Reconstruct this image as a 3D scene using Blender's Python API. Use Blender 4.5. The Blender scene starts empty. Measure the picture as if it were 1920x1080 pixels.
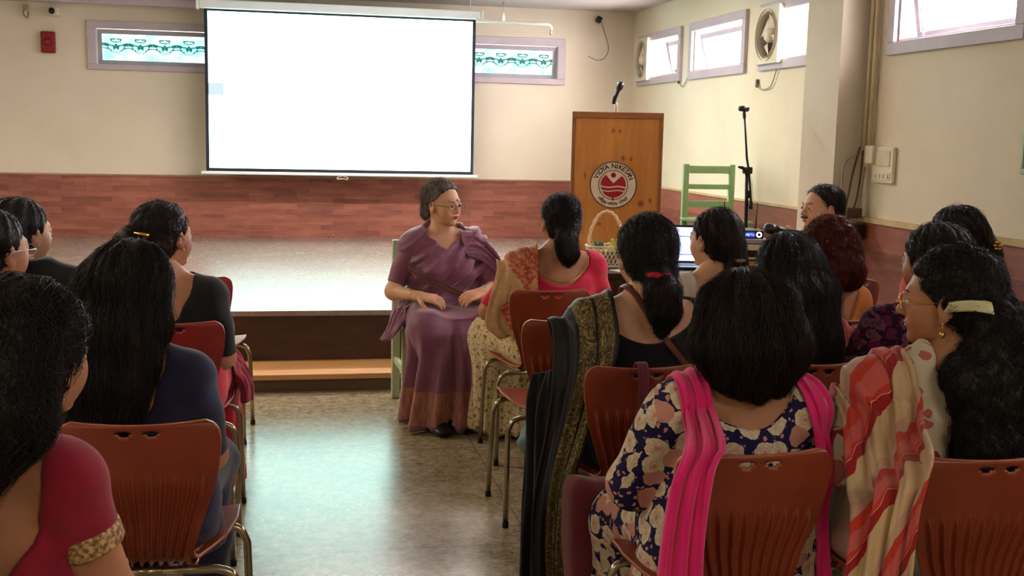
import bpy, bmesh, math, random
import numpy as np
from mathutils import Vector, Matrix
C = bpy.context.scene.collection
scene = bpy.context.scene
random.seed(7)
PI = math.pi
DEBUG_FAST = False

# ------------------------------------------------------------------ camera
cam_data = bpy.data.cameras.new('camera')
cam_data.sensor_width = 36.0
cam_data.lens = 2119.3 / 1920 * 36.0
cam_data.clip_start = 0.02
cam = bpy.data.objects.new('camera', cam_data)
C.objects.link(cam)
def cam_axes(yaw, pitch, roll):
    y, p, r = map(math.radians, (yaw, pitch, roll))
    F = Vector((math.sin(y)*math.cos(p), math.cos(y)*math.cos(p), -math.sin(p)))
    R = Vector((math.cos(y), -math.sin(y), 0)); U = R.cross(F)
    return F, R*math.cos(r) - U*math.sin(r), U*math.cos(r) + R*math.sin(r)
_F, _R, _U = cam_axes(11.425, 7.746, -1.2725)
m = Matrix.Identity(4)
for i in range(3):
    m[i][0] = _R[i]; m[i][1] = _U[i]; m[i][2] = -_F[i]
m[2][3] = 1.45
cam.matrix_world = m
scene.camera = cam

# ------------------------------------------------------------------ world, light, exposure
scene.view_settings.view_transform = 'Standard'
scene.view_settings.look = 'None'
scene.view_settings.gamma = 1
scene.view_settings.use_curve_mapping = False
scene.view_settings.exposure = 1.25
world = bpy.data.worlds.new('daylight'); scene.world = world
world.use_nodes = True
world.node_tree.nodes['Background'].inputs[0].default_value = (0.98, 0.93, 1.0, 1)
world.node_tree.nodes['Background'].inputs[1].default_value = 3.2
def area(name, loc, rot, sx, sy, power, col, spread=PI):
    l = bpy.data.lights.new(name, 'AREA'); l.shape = 'RECTANGLE'; l.size = sx; l.size_y = sy
    l.energy = power; l.color = col; l.spread = spread
    o = bpy.data.objects.new(name, l); C.objects.link(o); o.location = loc; o.rotation_euler = rot
    return o
# daylight through the windows of the right wall (area lights standing outside the panes)
SKYC = (1.0, 0.90, 0.87)
for yc, w, pw in ((10.25, .9, 20), (8.98, 1.1, 40), (7.5, .8, 26), (5.58, 1.1, 30), (3.6, 1.1, 6), (1.6, 1.1, 3)):
    area('window_daylight', (3.78, yc, 2.22), (0, PI/2*0.93, 0), .36, w, pw*2.4, SKYC)
# tube lamps on the ceiling behind the camera
for lx, ly, pw in ((-2.6, -0.6, 6.5), (1.6, -0.9, 6.5), (-3.2, 3.0, 8), (-2.6, 6.8, 15)):
    area('ceiling_tube_light', (lx, ly, 2.66), (0, 0, 0), 1.2, .12, pw*2.6, (1.0, .86, .68))
# the projector's wash lands on the screen; added fill lamp brightens the stage side
area('stage_fill_light', (1.0, 8.6, 2.66), (0, 0, 0), 2.2, .3, 56, (1.0, .90, .82))

# ------------------------------------------------------------------ materials
def srgb(r, g, b):
    f = lambda c: (c/255/12.92) if c/255 <= .04045 else ((c/255+.055)/1.055)**2.4
    return (f(r), f(g), f(b), 1)
class NT:
    def __init__(s, name, rough=.6, spec=.3):
        s.m = bpy.data.materials.new(name); s.m.use_nodes = True
        s.t = s.m.node_tree; s.b = s.t.nodes['Principled BSDF']
        s.b.inputs['Roughness'].default_value = rough
        s.b.inputs['Specular IOR Level'].default_value = spec
    def n(s, typ, **kw):
        nd = s.t.nodes.new(typ)
        for k, v in kw.items():
            if k.startswith('i_'):
                key = k[2:]
                nd.inputs[int(key) if key.isdigit() else key].default_value = v
            else: setattr(nd, k, v)
        return nd
    def l(s, a, b): s.t.links.new(a, b)
    def coord(s, scale=(1,1,1), rot=(0,0,0), which='Object', loc=(0,0,0)):
        tc = s.n('ShaderNodeTexCoord'); mp = s.n('ShaderNodeMapping')
        mp.inputs['Scale'].default_value = scale; mp.inputs['Rotation'].default_value = rot; mp.inputs['Location'].default_value = loc
        s.l(tc.outputs[which], mp.inputs[0]); return mp.outputs[0]
    def noise(s, vec, scale, detail=3, rough=.5, dist=0):
        nd = s.n('ShaderNodeTexNoise'); nd.inputs['Scale'].default_value = scale
        nd.inputs['Detail'].default_value = detail; nd.inputs['Roughness'].default_value = rough; nd.inputs['Distortion'].default_value = dist
        s.l(vec, nd.inputs['Vector']); return nd.outputs[0]
    def ramp(s, fac, stops, interp='LINEAR'):
        nd = s.n('ShaderNodeValToRGB'); r = nd.color_ramp; r.interpolation = interp
        while len(r.elements) > 1: r.elements.remove(r.elements[-1])
        r.elements[0].position = stops[0][0]; r.elements[0].color = stops[0][1]
        for p, c in stops[1:]:
            e = r.elements.new(p); e.color = c
        s.l(fac, nd.inputs[0]); return nd.outputs[0]
    def mix(s, fac, a, b, blend='MIX'):
        nd = s.n('ShaderNodeMix', data_type='RGBA', blend_type=blend)
        for inp, v in ((nd.inputs[0], fac), (nd.inputs[6], a), (nd.inputs[7], b)):
            if hasattr(v, 'is_output') or hasattr(v, 'links'): s.l(v, inp)
            else: inp.default_value = v
        return nd.outputs[2]
    def math(s, op, a, b=None, c=None):
        nd = s.n('ShaderNodeMath', operation=op)
        for i, v in enumerate((a, b, c)):
            if v is None: continue
            if isinstance(v, (int, float)): nd.inputs[i].default_value = v
            else: s.l(v, nd.inputs[i])
        return nd.outputs[0]
    def sep(s, vec):
        nd = s.n('ShaderNodeSeparateXYZ'); s.l(vec, nd.inputs[0]); return nd.outputs
    def col(s, v):
        if isinstance(v, tuple): s.b.inputs['Base Color'].default_value = v
        else: s.l(v, s.b.inputs['Base Color'])
        return s
    def bump(s, h, strength=.3, dist=.01):
        nd = s.n('ShaderNodeBump'); nd.inputs['Strength'].default_value = strength; nd.inputs['Distance'].default_value = dist
        s.l(h, nd.inputs['Height']); s.l(nd.outputs[0], s.b.inputs['Normal']); return s
    def set(s, **kw):
        for k, v in kw.items(): s.b.inputs[k.replace('_', ' ')].default_value = v
        return s

def plain(name, c, rough=.6, spec=.3, var=.12, scale=8, bump=0, metal=0):
    """a colour with a little mottling of its own"""
    t = NT(name, rough, spec); v = t.coord()
    c2 = tuple(min(1, x*(1+var)) for x in c[:3]) + (1,); c1 = tuple(x*(1-var) for x in c[:3]) + (1,)
    n = t.noise(v, scale, 4)
    t.col(t.ramp(n, [(.3, c1), (.7, c2)]))
    if metal: t.b.inputs['Metallic'].default_value = metal
    if bump: t.bump(t.noise(v, scale*6, 2), bump, .004)
    return t.m
def fabric(name, c, rough=.85, weave=420, var=.12, sheen=.25):
    t = NT(name, rough, .15); v = t.coord()
    c2 = tuple(min(1, x*(1+var)) for x in c[:3]) + (1,); c1 = tuple(x*(1-var) for x in c[:3]) + (1,)
    t.col(t.ramp(t.noise(v, 14, 5), [(.3, c1), (.7, c2)]))
    t.b.inputs['Sheen Weight'].default_value = sheen
    t.bump(t.noise(v, weave, 2), .25, .002)
    return t.m
def hairmat(name, c, c2, rough=.5):
    t = NT(name, rough, .28); v = t.coord((140, 140, 9))
    n = t.noise(v, 1.0, 3, .6, .4)
    t.col(t.ramp(n, [(.35, c), (.75, c2)]))
    t.bump(n, .75, .006)
    return t.m

M = {}
# plaster walls
def plaster(name, c, c2, stains=.25):
    t = NT(name, .75, .25); v = t.coord()
    n = t.noise(v, 1.1, 5, .6); n2 = t.noise(v, 14, 4)
    base = t.ramp(n, [(.3, c2), (.65, c)])
    t.col(t.mix(.12, base, t.ramp(n2, [(.3, c2), (.7, c)])))
    t.bump(t.noise(v, 60, 3), .15, .004)
    return t.m
M['wall'] = plaster('wall_paint', srgb(220, 212, 194), srgb(210, 201, 181))
M['wall_r'] = plaster('wall_paint_right', srgb(226, 218, 196), srgb(214, 204, 178))
M['ceil'] = plaster('ceiling_paint', srgb(188, 184, 180), srgb(176, 172, 168))
M['pillar'] = plaster('pillar_paint', srgb(212, 204, 184), srgb(196, 188, 166))
def brick():
    t = NT('brick_cladding', .55, .4)
    def lay(rot):
        v = t.coord((1, 1, 1), rot)
        b = t.n('ShaderNodeTexBrick'); b.offset = .5
        b.inputs['Scale'].default_value = 1; b.inputs['Brick Width'].default_value = .23; b.inputs['Row Height'].default_value = .052
        b.inputs['Mortar Size'].default_value = .0035; b.inputs['Mortar Smooth'].default_value = .6; b.inputs['Bias'].default_value = -.1
        b.inputs['Color1'].default_value = srgb(120, 62, 46); b.inputs['Color2'].default_value = srgb(170, 104, 80); b.inputs['Mortar'].default_value = srgb(140, 92, 76)
        t.l(v, b.inputs['Vector']); return b
    bx = lay((PI/2, 0, 0)); by = lay((PI/2, 0, PI/2))
    g = t.n('ShaderNodeNewGeometry'); nx = t.sep(g.outputs['True Normal'])[0]
    f = t.math('GREATER_THAN', t.math('ABSOLUTE', nx), .5)
    col = t.mix(f, bx.outputs[0], by.outputs[0])
    v = t.coord((2.2, 2.2, 14)); n = t.noise(v, 1.4, 5, .65)
    col = t.mix(.5, col, t.ramp(n, [(.25, srgb(84, 46, 42)), (.5, srgb(132, 80, 68)), (.75, srgb(170, 112, 94))]))
    t.col(col)
    t.bump(t.mix(f, bx.outputs[1], by.outputs[1]), .35, .004)
    return t.m
M['brick'] = brick()
def terrazzo(name, base, light, dark, rough=.3, tile=0, spec=.5):
    t = NT(name, rough, spec); v = t.coord()
    vo = t.n('ShaderNodeTexVoronoi'); vo.inputs['Scale'].default_value = 70; t.l(v, vo.inputs['Vector'])
    chips = t.ramp(t.sep(vo.outputs['Color'])[0], [(0, dark), (.22, base), (.62, base), (.8, light)])
    n = t.noise(v, 2.0, 6, .65)
    col = t.mix(t.ramp(n, [(.3, (.1,.1,.1,1)), (.75, (.6,.6,.6,1))]), chips, base)
    n3 = t.noise(v, 18, 5, .7)
    col = t.mix(.5, col, t.ramp(n3, [(.32, dark), (.5, base), (.7, light)]))
    if tile:
        b = t.n('ShaderNodeTexBrick'); b.offset = 0
        b.inputs['Scale'].default_value = 1; b.inputs['Brick Width'].default_value = tile; b.inputs['Row Height'].default_value = tile
        b.inputs['Mortar Size'].default_value = .004; b.inputs['Mortar Smooth'].default_value = 0
        b.inputs['Color1'].default_value = (0,0,0,1); b.inputs['Color2'].default_value = (0,0,0,1); b.inputs['Mortar'].default_value = (1,1,1,1)
        t.l(t.coord((1,1,1), (0,0,0), 'Object', (-.86, -.05, 0)), b.inputs['Vector'])
        col = t.mix(t.math('MULTIPLY', b.outputs[1], .55), col, dark)
    t.col(col)
    r = t.ramp(n, [(.3, (rough,)*3+(1,)), (.7, (rough*1.08,)*3+(1,))]); t.l(r, t.b.inputs['Roughness'])
    return t.m
M['floor'] = terrazzo('terrazzo_floor', srgb(152, 138, 110), srgb(200, 186, 156), srgb(82, 70, 52), .23, 1.25, .5)
M['stage'] = terrazzo('polished_stage_floor', srgb(140, 122, 114), srgb(150, 134, 126), srgb(126, 106, 98), .26, 0, .9)
def wood(name, c1, c2, c3, scale=(1.2, 1.2, 14), rot=(0,0,0), rough=.4, knots=None):
    t = NT(name, rough, .4); v = t.coord(scale, rot)
    n = t.noise(v, 1.6, 5, .6, .6)
    col = t.ramp(n, [(.28, c1), (.5, c2), (.72, c3)])
    if knots:
        vo = t.n('ShaderNodeTexVoronoi'); vo.inputs['Scale'].default_value = 4.6
        t.l(t.coord((1.25, .15, .8), (0,0,0), 'Object', knots), vo.inputs['Vector'])
        k = t.ramp(vo.outputs[0], [(.05, (1,1,1,1)), (.12, (0,0,0,1))])
        xx, _, zz = t.sep(t.coord()); tot = None
        for x0, z0, rx, rz in ((-.03, 1.095, .016, .022), (.018, 1.09, .014, .018), (.045, .90, .018, .022), (.104, .895, .012, .02), (-.226, .77, .008, .03), (.185, .575, .026, .03), (.25, .60, .013, .022), (-.11, .42, .02, .014), (.12, .33, .02, .016)):
            a = t.math('DIVIDE', t.math('SUBTRACT', xx, x0), rx); b_ = t.math('DIVIDE', t.math('SUBTRACT', zz, z0), rz)
            d = t.math('SQRT', t.math('ADD', t.math('MULTIPLY', a, a), t.math('MULTIPLY', b_, b_)))
            g = t.math('MAXIMUM', t.math('SUBTRACT', 1.15, d), 0); tot = g if tot is None else t.math('ADD', tot, g)
        col = t.mix(t.math('MINIMUM', tot, .75), col, srgb(96, 40, 12))
    t.col(col); t.bump(n, .1, .003)
    return t.m
M['lectern'] = wood('pine_lectern', srgb(158, 102, 42), srgb(174, 116, 52), srgb(186, 128, 64), (9, 9, 1.0), rough=.35, knots=(.3, 0, .1))
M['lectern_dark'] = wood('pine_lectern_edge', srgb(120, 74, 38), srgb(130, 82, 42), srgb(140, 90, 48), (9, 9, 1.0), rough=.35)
M['riser'] = wood('dark_laminate', srgb(52, 30, 22), srgb(62, 36, 26), srgb(72, 43, 30), (3, 3, 12), rough=.4)
M['tread'] = wood('tan_tread_wood', srgb(188, 138, 86), srgb(202, 152, 98), srgb(210, 162, 108), (1, 8, 8), rough=.5)
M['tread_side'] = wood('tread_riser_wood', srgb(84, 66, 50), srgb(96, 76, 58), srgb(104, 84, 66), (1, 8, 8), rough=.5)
M['table'] = wood('dark_table_wood', srgb(46, 26, 18), srgb(60, 34, 22), srgb(74, 42, 28), (1.2, 9, 9), rough=.35)
M['cap'] = plain('skirting_cap', srgb(196, 172, 126), .6)
M['cap_brick'] = plain('brick_cap_edge', srgb(150, 112, 88), .6)
M['frame'] = plain('window_frame_paint', srgb(188, 178, 188), .5, var=.06)
M['sash'] = plain('sash_metal', srgb(164, 160, 170), .4, var=.06)
M['white'] = plain('white_enamel', srgb(226, 224, 220), .4, var=.03)
M['offwhite'] = plain('old_white_plastic', srgb(214, 206, 184), .45, var=.05)
M['black'] = plain('black_plastic', srgb(22, 22, 25), .4, var=.1)
M['blackmetal'] = plain('black_metal', srgb(26, 24, 28), .3, .5, var=.1)
M['chrome'] = plain('chrome_tube', srgb(168, 156, 132), .22, .5, .04, metal=.95)
M['shutter'] = plain('fan_shutter_grey', srgb(116, 108, 96), .6)
M['steel'] = plain('brushed_steel', srgb(196, 198, 204), .3, .5, .04, metal=.9)
M['gold'] = plain('gold_metal', srgb(214, 170, 84), .3, .5, .04, metal=.9)
M['redbox'] = plain('red_paint', srgb(122, 18, 26), .45, var=.08)
M['greenchair'] = plain('pale_green_paint', srgb(166, 204, 150), .5, var=.07)
M['palegreen'] = plain('grey_green_paint', srgb(176, 190, 152), .5, var=.07)
M['wire'] = plain('grey_wire', srgb(150, 140, 120), .5)
M['darkwire'] = plain('brown_wire', srgb(86, 70, 50), .5)
M['pipe'] = plain('painted_pipe', srgb(206, 194, 160), .5)
M['ledge_blue'] = plain('light_blue_fabric', srgb(140, 172, 186), .8)
def emis(name, c, strength, mixer=None):
    t = NT(name, .5); t.b.inputs['Base Color'].default_value = (.02,.02,.02,1)
    t.b.inputs['Emission Color'].default_value = c; t.b.inputs['Emission Strength'].default_value = strength
    return t
def screen_mat():
    t = emis('projected_screen', (1,1,1,1), 2.6)
    v = t.coord()
    x, y, z = t.sep(v)
    # light blue box of the projected page at its left side
    inb = t.math('MULTIPLY', t.math('MULTIPLY', t.math('GREATER_THAN', x, -1.27), t.math('LESS_THAN', x, -1.09)),
                 t.math('MULTIPLY', t.math('GREATER_THAN', z, .70), t.math('LESS_THAN', z, .81)))
    t.l(t.mix(inb, (.60, 1, .93, 1), (.112, .14, .157, 1)), t.b.inputs['Emission Color'])
    return t.m
M['screen'] = screen_mat()
M['screen_border'] = plain('black_screen_border', srgb(34, 34, 48), .7)
M['screen_white'] = plain('screen_case_white', srgb(222, 226, 228), .4, var=.02)
def stained():
    t = emis('stained_glass_pane', (1,1,1,1), 1.0)
    v = t.coord((1, 1, 1)); x, y, z = t.sep(v)
    px = t.math('PINGPONG', x, .11)                       # mirrored vine motif
    cx = t.n('ShaderNodeCombineXYZ'); t.l(px, cx.inputs[0]); t.l(z, cx.inputs[2])
    n = t.noise(cx.outputs[0], 11, 1, .5, 1.1)
    line = t.math('ABSOLUTE', t.math('SUBTRACT', n, .5))
    inz = t.math('LESS_THAN', t.math('ABSOLUTE', t.math('SUBTRACT', z, .175)), .068)
    vine = t.math('MULTIPLY', t.math('LESS_THAN', line, .045), inz)
    n2 = t.noise(v, 9, 3)
    base = t.ramp(n2, [(.35, (.22, .60, .60, 1)), (.5, (.36, .76, .76, 1)), (.7, (.6, .9, .9, 1))])
    t.l(t.mix(vine, base, (.0, .09, .07, 1)), t.b.inputs['Emission Color'])
    return t.m
M['stained'] = stained()
def glassm():
    t = NT('window_glass', .05, .5); t.b.inputs['Transmission Weight'].default_value = 1
    t.b.inputs['Base Color'].default_value = (.95, .95, 1, 1); t.b.inputs['IOR'].default_value = 1.02
    return t.m
M['glass'] = glassm()
def shell_mat(name, c):
    t = NT(name, .38, .45); v = t.coord()
    c1 = tuple(x*.86 for x in c[:3])+(1,); c2 = tuple(x*1.12 for x in c[:3])+(1,)
    t.col(t.ramp(t.noise(v, 9, 5, .7), [(.3, c1), (.7, c2)])); t.bump(t.noise(v, 220, 3), .12, .002)
    return t.m
M['shell'] = shell_mat('red_brown_chair_shell', srgb(128, 52, 28))
M['shell_red'] = shell_mat('red_chair_shell', srgb(138, 38, 34))
M['shell_edge'] = plain('chair_shell_edge', srgb(178, 110, 76), .4)
M['skin'] = plain('skin', srgb(176, 124, 92), .5, .35, .07, 20)
M['skin_light'] = plain('skin_light', srgb(204, 158, 126), .5, .35, .06, 20)
M['skin_dark'] = plain('skin_dark', srgb(146, 98, 72), .5, .35, .07, 20)
for k in ('skin', 'skin_light', 'skin_dark'):
    b = M[k].node_tree.nodes['Principled BSDF']; b.inputs['Subsurface Weight'].default_value = .12
    b.inputs['Subsurface Radius'].default_value = (.02, .008, .004); b.inputs['Subsurface Scale'].default_value = .4
M['eye'] = plain('eye_white', srgb(226, 220, 210), .2, .5, .02)
M['iris'] = plain('eye_iris', srgb(36, 22, 14), .15, .6, .05)
M['lips'] = plain('lips', srgb(132, 60, 56), .45, .4, .08)
M['brow'] = plain('eyebrow_hair', srgb(34, 26, 22), .7)
M['hair'] = hairmat('black_hair', srgb(10, 8, 9), srgb(38, 31, 30))
M['hair_brown'] = hairmat('dark_brown_hair', srgb(16, 11, 11), srgb(48, 35, 32))
M['hair_henna'] = hairmat('henna_red_hair', srgb(54, 14, 12), srgb(122, 40, 32), .5)
M['hair_grey'] = hairmat('greying_hair', srgb(52, 47, 44), srgb(160, 150, 140), .45)
M['black_cloth'] = fabric('black_cloth', srgb(24, 23, 27))
M['navy_cloth'] = fabric('navy_cloth', srgb(32, 32, 56))
M['maroon'] = fabric('maroon_cloth', srgb(142, 28, 50))
M['crimson'] = fabric('crimson_cloth', srgb(186, 34, 54))
M['rose'] = fabric('rose_pink_cloth', srgb(206, 44, 74))
M['magenta'] = fabric('magenta_chiffon', srgb(226, 34, 122), var=.08, sheen=.4)
M['cream_cloth'] = fabric('cream_cloth', srgb(206, 194, 164))
M['white_cloth'] = fabric('white_cloth', srgb(214, 206, 190))
M['coral'] = fabric('coral_cloth', srgb(210, 92, 78))
M['orange'] = fabric('orange_cloth', srgb(204, 122, 62))
M['maroon_bag'] = fabric('maroon_bag_fabric', srgb(104, 40, 52))
M['strap'] = plain('brown_leather', srgb(104, 58, 44), .5)
def purple_saree():
    t = NT('mauve_silk', .55, .3); v = t.coord()
    n = t.noise(v, 9, 5); n2 = t.noise(t.coord((300, 300, 4)), 1, 2)
    t.col(t.mix(.35, t.ramp(n, [(.3, srgb(104, 56, 80)), (.7, srgb(128, 74, 96))]), t.ramp(n2, [(.3, srgb(96, 50, 80)), (.7, srgb(148, 92, 112))])))
    t.b.inputs['Sheen Weight'].default_value = .35; t.bump(n2, .2, .002); return t
M['saree'] = purple_saree().m
def purple_skirt():
    t = purple_saree(); t.m.name = 'mauve_silk_with_copper_border'; v = t.coord(); z = t.sep(v)[2]
    base = t.b.inputs['Base Color'].links[0].from_socket
    band = t.math('MULTIPLY', t.math('LESS_THAN', z, .21), t.math('GREATER_THAN', z, .045))
    pat = t.ramp(t.noise(t.coord((50, 50, 12)), 1, 3), [(.42, srgb(134, 84, 76)), (.58, srgb(160, 106, 88))])
    t.col(t.mix(band, base, pat)); return t.m
M['saree_skirt'] = purple_skirt()
M['saree_border'] = fabric('brown_saree_border', srgb(104, 66, 62))
def floral(name, ground, petal, heart, scale, size=.36):
    t = NT(name, .85, .15); o_ = t.sep(t.coord()); cm = t.n('ShaderNodeCombineXYZ'); nn = t.sep(t.n('ShaderNodeNewGeometry').outputs['Normal'])
    sx = t.math('GREATER_THAN', t.math('ABSOLUTE', nn[0]), .72); st = t.math('GREATER_THAN', t.math('ABSOLUTE', nn[2]), .74)
    lerp = lambda a, b, f_: t.math('ADD', t.math('MULTIPLY', a, t.math('SUBTRACT', 1, f_)), t.math('MULTIPLY', b, f_))
    t.l(lerp(o_[0], o_[1], sx), cm.inputs[0]); t.l(lerp(o_[2], o_[1], st), cm.inputs[1]); v = cm.outputs[0]
    nz = t.n('ShaderNodeTexNoise'); nz.inputs['Scale'].default_value = 40; t.l(v, nz.inputs['Vector'])
    vv = t.n('ShaderNodeVectorMath', operation='MULTIPLY_ADD'); t.l(nz.outputs['Color'], vv.inputs[0]); vv.inputs[1].default_value = (.022,)*3; t.l(v, vv.inputs[2])
    vo = t.n('ShaderNodeTexVoronoi'); vo.voronoi_dimensions = '2D'; vo.inputs['Scale'].default_value = scale; vo.inputs['Randomness'].default_value = .75
    t.l(vv.outputs[0], vo.inputs['Vector'])
    d = vo.outputs['Distance']; rc = t.sep(vo.outputs['Color'])
    pet = t.mix(t.ramp(t.noise(v, 90, 2), [(.4, (0,0,0,1)), (.6, (1,1,1,1))]), petal, tuple(x*.8 for x in petal[:3])+(1,))
    pet = t.mix(t.math('GREATER_THAN', rc[1], .78), pet, heart)
    rim = t.math('LESS_THAN', d, size)
    col = t.mix(rim, ground, pet)
    ring = t.math('MULTIPLY', t.math('GREATER_THAN', d, size*.36), t.math('LESS_THAN', d, size*.5))
    col = t.mix(t.math('MULTIPLY', ring, .55), col, heart)
    col = t.mix(t.math('LESS_THAN', d, size*.24), col, heart)
    vo2 = t.n('ShaderNodeTexVoronoi'); vo2.voronoi_dimensions = '2D'; vo2.inputs['Scale'].default_value = scale*2.6; t.l(vv.outputs[0], vo2.inputs['Vector'])
    leaf = t.math('MULTIPLY', t.math('LESS_THAN', vo2.outputs['Distance'], .2), t.math('GREATER_THAN', d, size*1.08))
    col = t.mix(leaf, col, heart)
    t.col(col); t.bump(t.noise(v, 420, 2), .2, .002); return t.m
M['floral'] = floral('navy_floral_cotton', srgb(34, 32, 74), srgb(220, 206, 178), srgb(196, 140, 128), 17.5, .47)
M['floral_purple'] = floral('plum_floral_cotton', srgb(44, 18, 38), srgb(112, 70, 96), srgb(92, 30, 66), 26, .42)
M['floral_white'] = floral('white_kurta_with_red_print', srgb(214, 202, 178), srgb(160, 60, 62), srgb(190, 110, 104), 7, .26)
M['cream_print'] = floral('cream_kurta_with_dark_print', srgb(206, 192, 164), srgb(70, 36, 40), srgb(120, 40, 44), 6, .2)
M['dotted_cream'] = floral('cream_cotton_with_brown_sprigs', srgb(206, 190, 150), srgb(150, 116, 70), srgb(150, 116, 70), 20, .16)
M['rust_print'] = floral('rust_printed_cloth', srgb(150, 88, 66), srgb(176, 128, 104), srgb(104, 46, 40), 24, .34)
def patchwork():
    t = NT('red_and_cream_patchwork_silk', .75, .2); v = t.coord((1, .3, 1), (0, .5, 0))
    vo = t.n('ShaderNodeTexVoronoi'); vo.distance = 'CHEBYCHEV'; vo.inputs['Scale'].default_value = 7.5; vo.inputs['Randomness'].default_value = .25
    t.l(v, vo.inputs['Vector']); c = t.sep(vo.outputs['Color'])[0]
    col = t.ramp(c, [(0, srgb(186, 82, 56)), (.3, srgb(190, 136, 90)), (.5, srgb(176, 90, 72)), (.75, srgb(198, 156, 108)), (.9, srgb(184, 104, 70))], 'CONSTANT')
    col = t.mix(t.math('MULTIPLY', t.ramp(t.noise(v, 60, 3), [(.5, (0,0,0,1)), (.56, (1,1,1,1))]), .5), col, srgb(206, 178, 130))
    t.col(col); return t.m
M['patchwork'] = patchwork()
def striped():
    t = NT('striped_chiffon', .85, .15); u, v_, _ = t.sep(t.coord((1,1,1), (0,0,0), 'UV'))
    zz = t.math('MULTIPLY', t.math('PINGPONG', v_, .022), .5)
    n = t.noise(t.coord((3, 3, 3), (0,0,0), 'UV'), 2, 2)
    f = t.math('FRACT', t.math('ADD', t.math('ADD', t.math('MULTIPLY', u, -1.0), t.math('MULTIPLY', v_, 3.4)), t.math('ADD', t.math('MULTIPLY', zz, 2.2), t.math('MULTIPLY', n, .14))))
    cr, rd, pk, dr, wh = srgb(206, 178, 140), srgb(198, 62, 46), srgb(206, 96, 92), srgb(160, 34, 40), srgb(222, 190, 170)
    col = t.ramp(f, [(0, cr), (.20, srgb(196, 160, 138)), (.34, rd), (.46, pk), (.62, rd), (.665, wh), (.675, dr), (.80, cr)], 'CONSTANT')
    t.col(col); t.b.inputs['Sheen Weight'].default_value = .3
    t.bump(t.noise(t.coord(), 300, 2), .2, .002); return t.m
M['striped'] = striped()
def paisley():
    t = NT('black_silk_with_gold_paisley', .55, .3); uv = t.coord((1,1,1), (0,0,0), 'UV'); u, v_, _ = t.sep(uv)
    cc = t.n('ShaderNodeCombineXYZ'); t.l(t.math('MULTIPLY', u, .28), cc.inputs[0]); t.l(v_, cc.inputs[1])
    n = t.noise(cc.outputs[0], 15, 2, .5, 2.6)
    w = t.math('ABSOLUTE', t.math('SUBTRACT', t.math('FRACT', t.math('MULTIPLY', n, 7)), .5))
    lines = t.math('LESS_THAN', w, .17)
    inb = t.math('MULTIPLY', t.math('GREATER_THAN', u, .04), t.math('LESS_THAN', u, .62))
    edge = t.math('LESS_THAN', t.math('PINGPONG', t.math('ADD', u, -.04), .145), .02)
    g = t.mix(t.math('MULTIPLY', inb, .55), srgb(26, 24, 27), srgb(86, 74, 40))
    col = t.mix(t.math('MULTIPLY', lines, inb), g, srgb(146, 128, 70))
    col = t.mix(t.math('MULTIPLY', edge, inb), col, srgb(30, 26, 22))
    t.col(col); return t.m
M['paisley'] = paisley()
def brocade():
    t = NT('gold_brocade_trim', .6, .4); v = t.coord()
    t.col(t.ramp(t.noise(v, 110, 3), [(.4, srgb(120, 84, 50)), (.6, srgb(206, 172, 120))])); return t.m
M['brocade'] = brocade()

# ------------------------------------------------------------------ object helpers
def mesh_obj(name, verts, faces, mat, parent=None, smooth=True, mats=None, fm=None):
    me = bpy.data.meshes.new(name)
    verts = np.asarray(verts, dtype=np.float32)
    if isinstance(faces, np.ndarray) and faces.ndim == 2:
        k = faces.shape[1]; n = len(faces)
        me.vertices.add(len(verts)); me.vertices.foreach_set('co', verts.ravel())
        me.loops.add(n*k); me.loops.foreach_set('vertex_index', faces.ravel().astype(np.int32))
        me.polygons.add(n); me.polygons.foreach_set('loop_start', np.arange(0, n*k, k, dtype=np.int32))
        me.update(calc_edges=True); me.validate()
    else:
        me.from_pydata([tuple(map(float, v)) for v in verts], [], [tuple(f) for f in faces])
    for mm in (mats or [mat]): me.materials.append(mm)
    if fm is not None: me.polygons.foreach_set('material_index', np.asarray(fm, dtype=np.int32))
    if smooth: me.polygons.foreach_set('use_smooth', np.ones(len(me.polygons), dtype=bool))
    o = bpy.data.objects.new(name, me); C.objects.link(o)
    if parent: o.parent = parent
    return o
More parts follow.
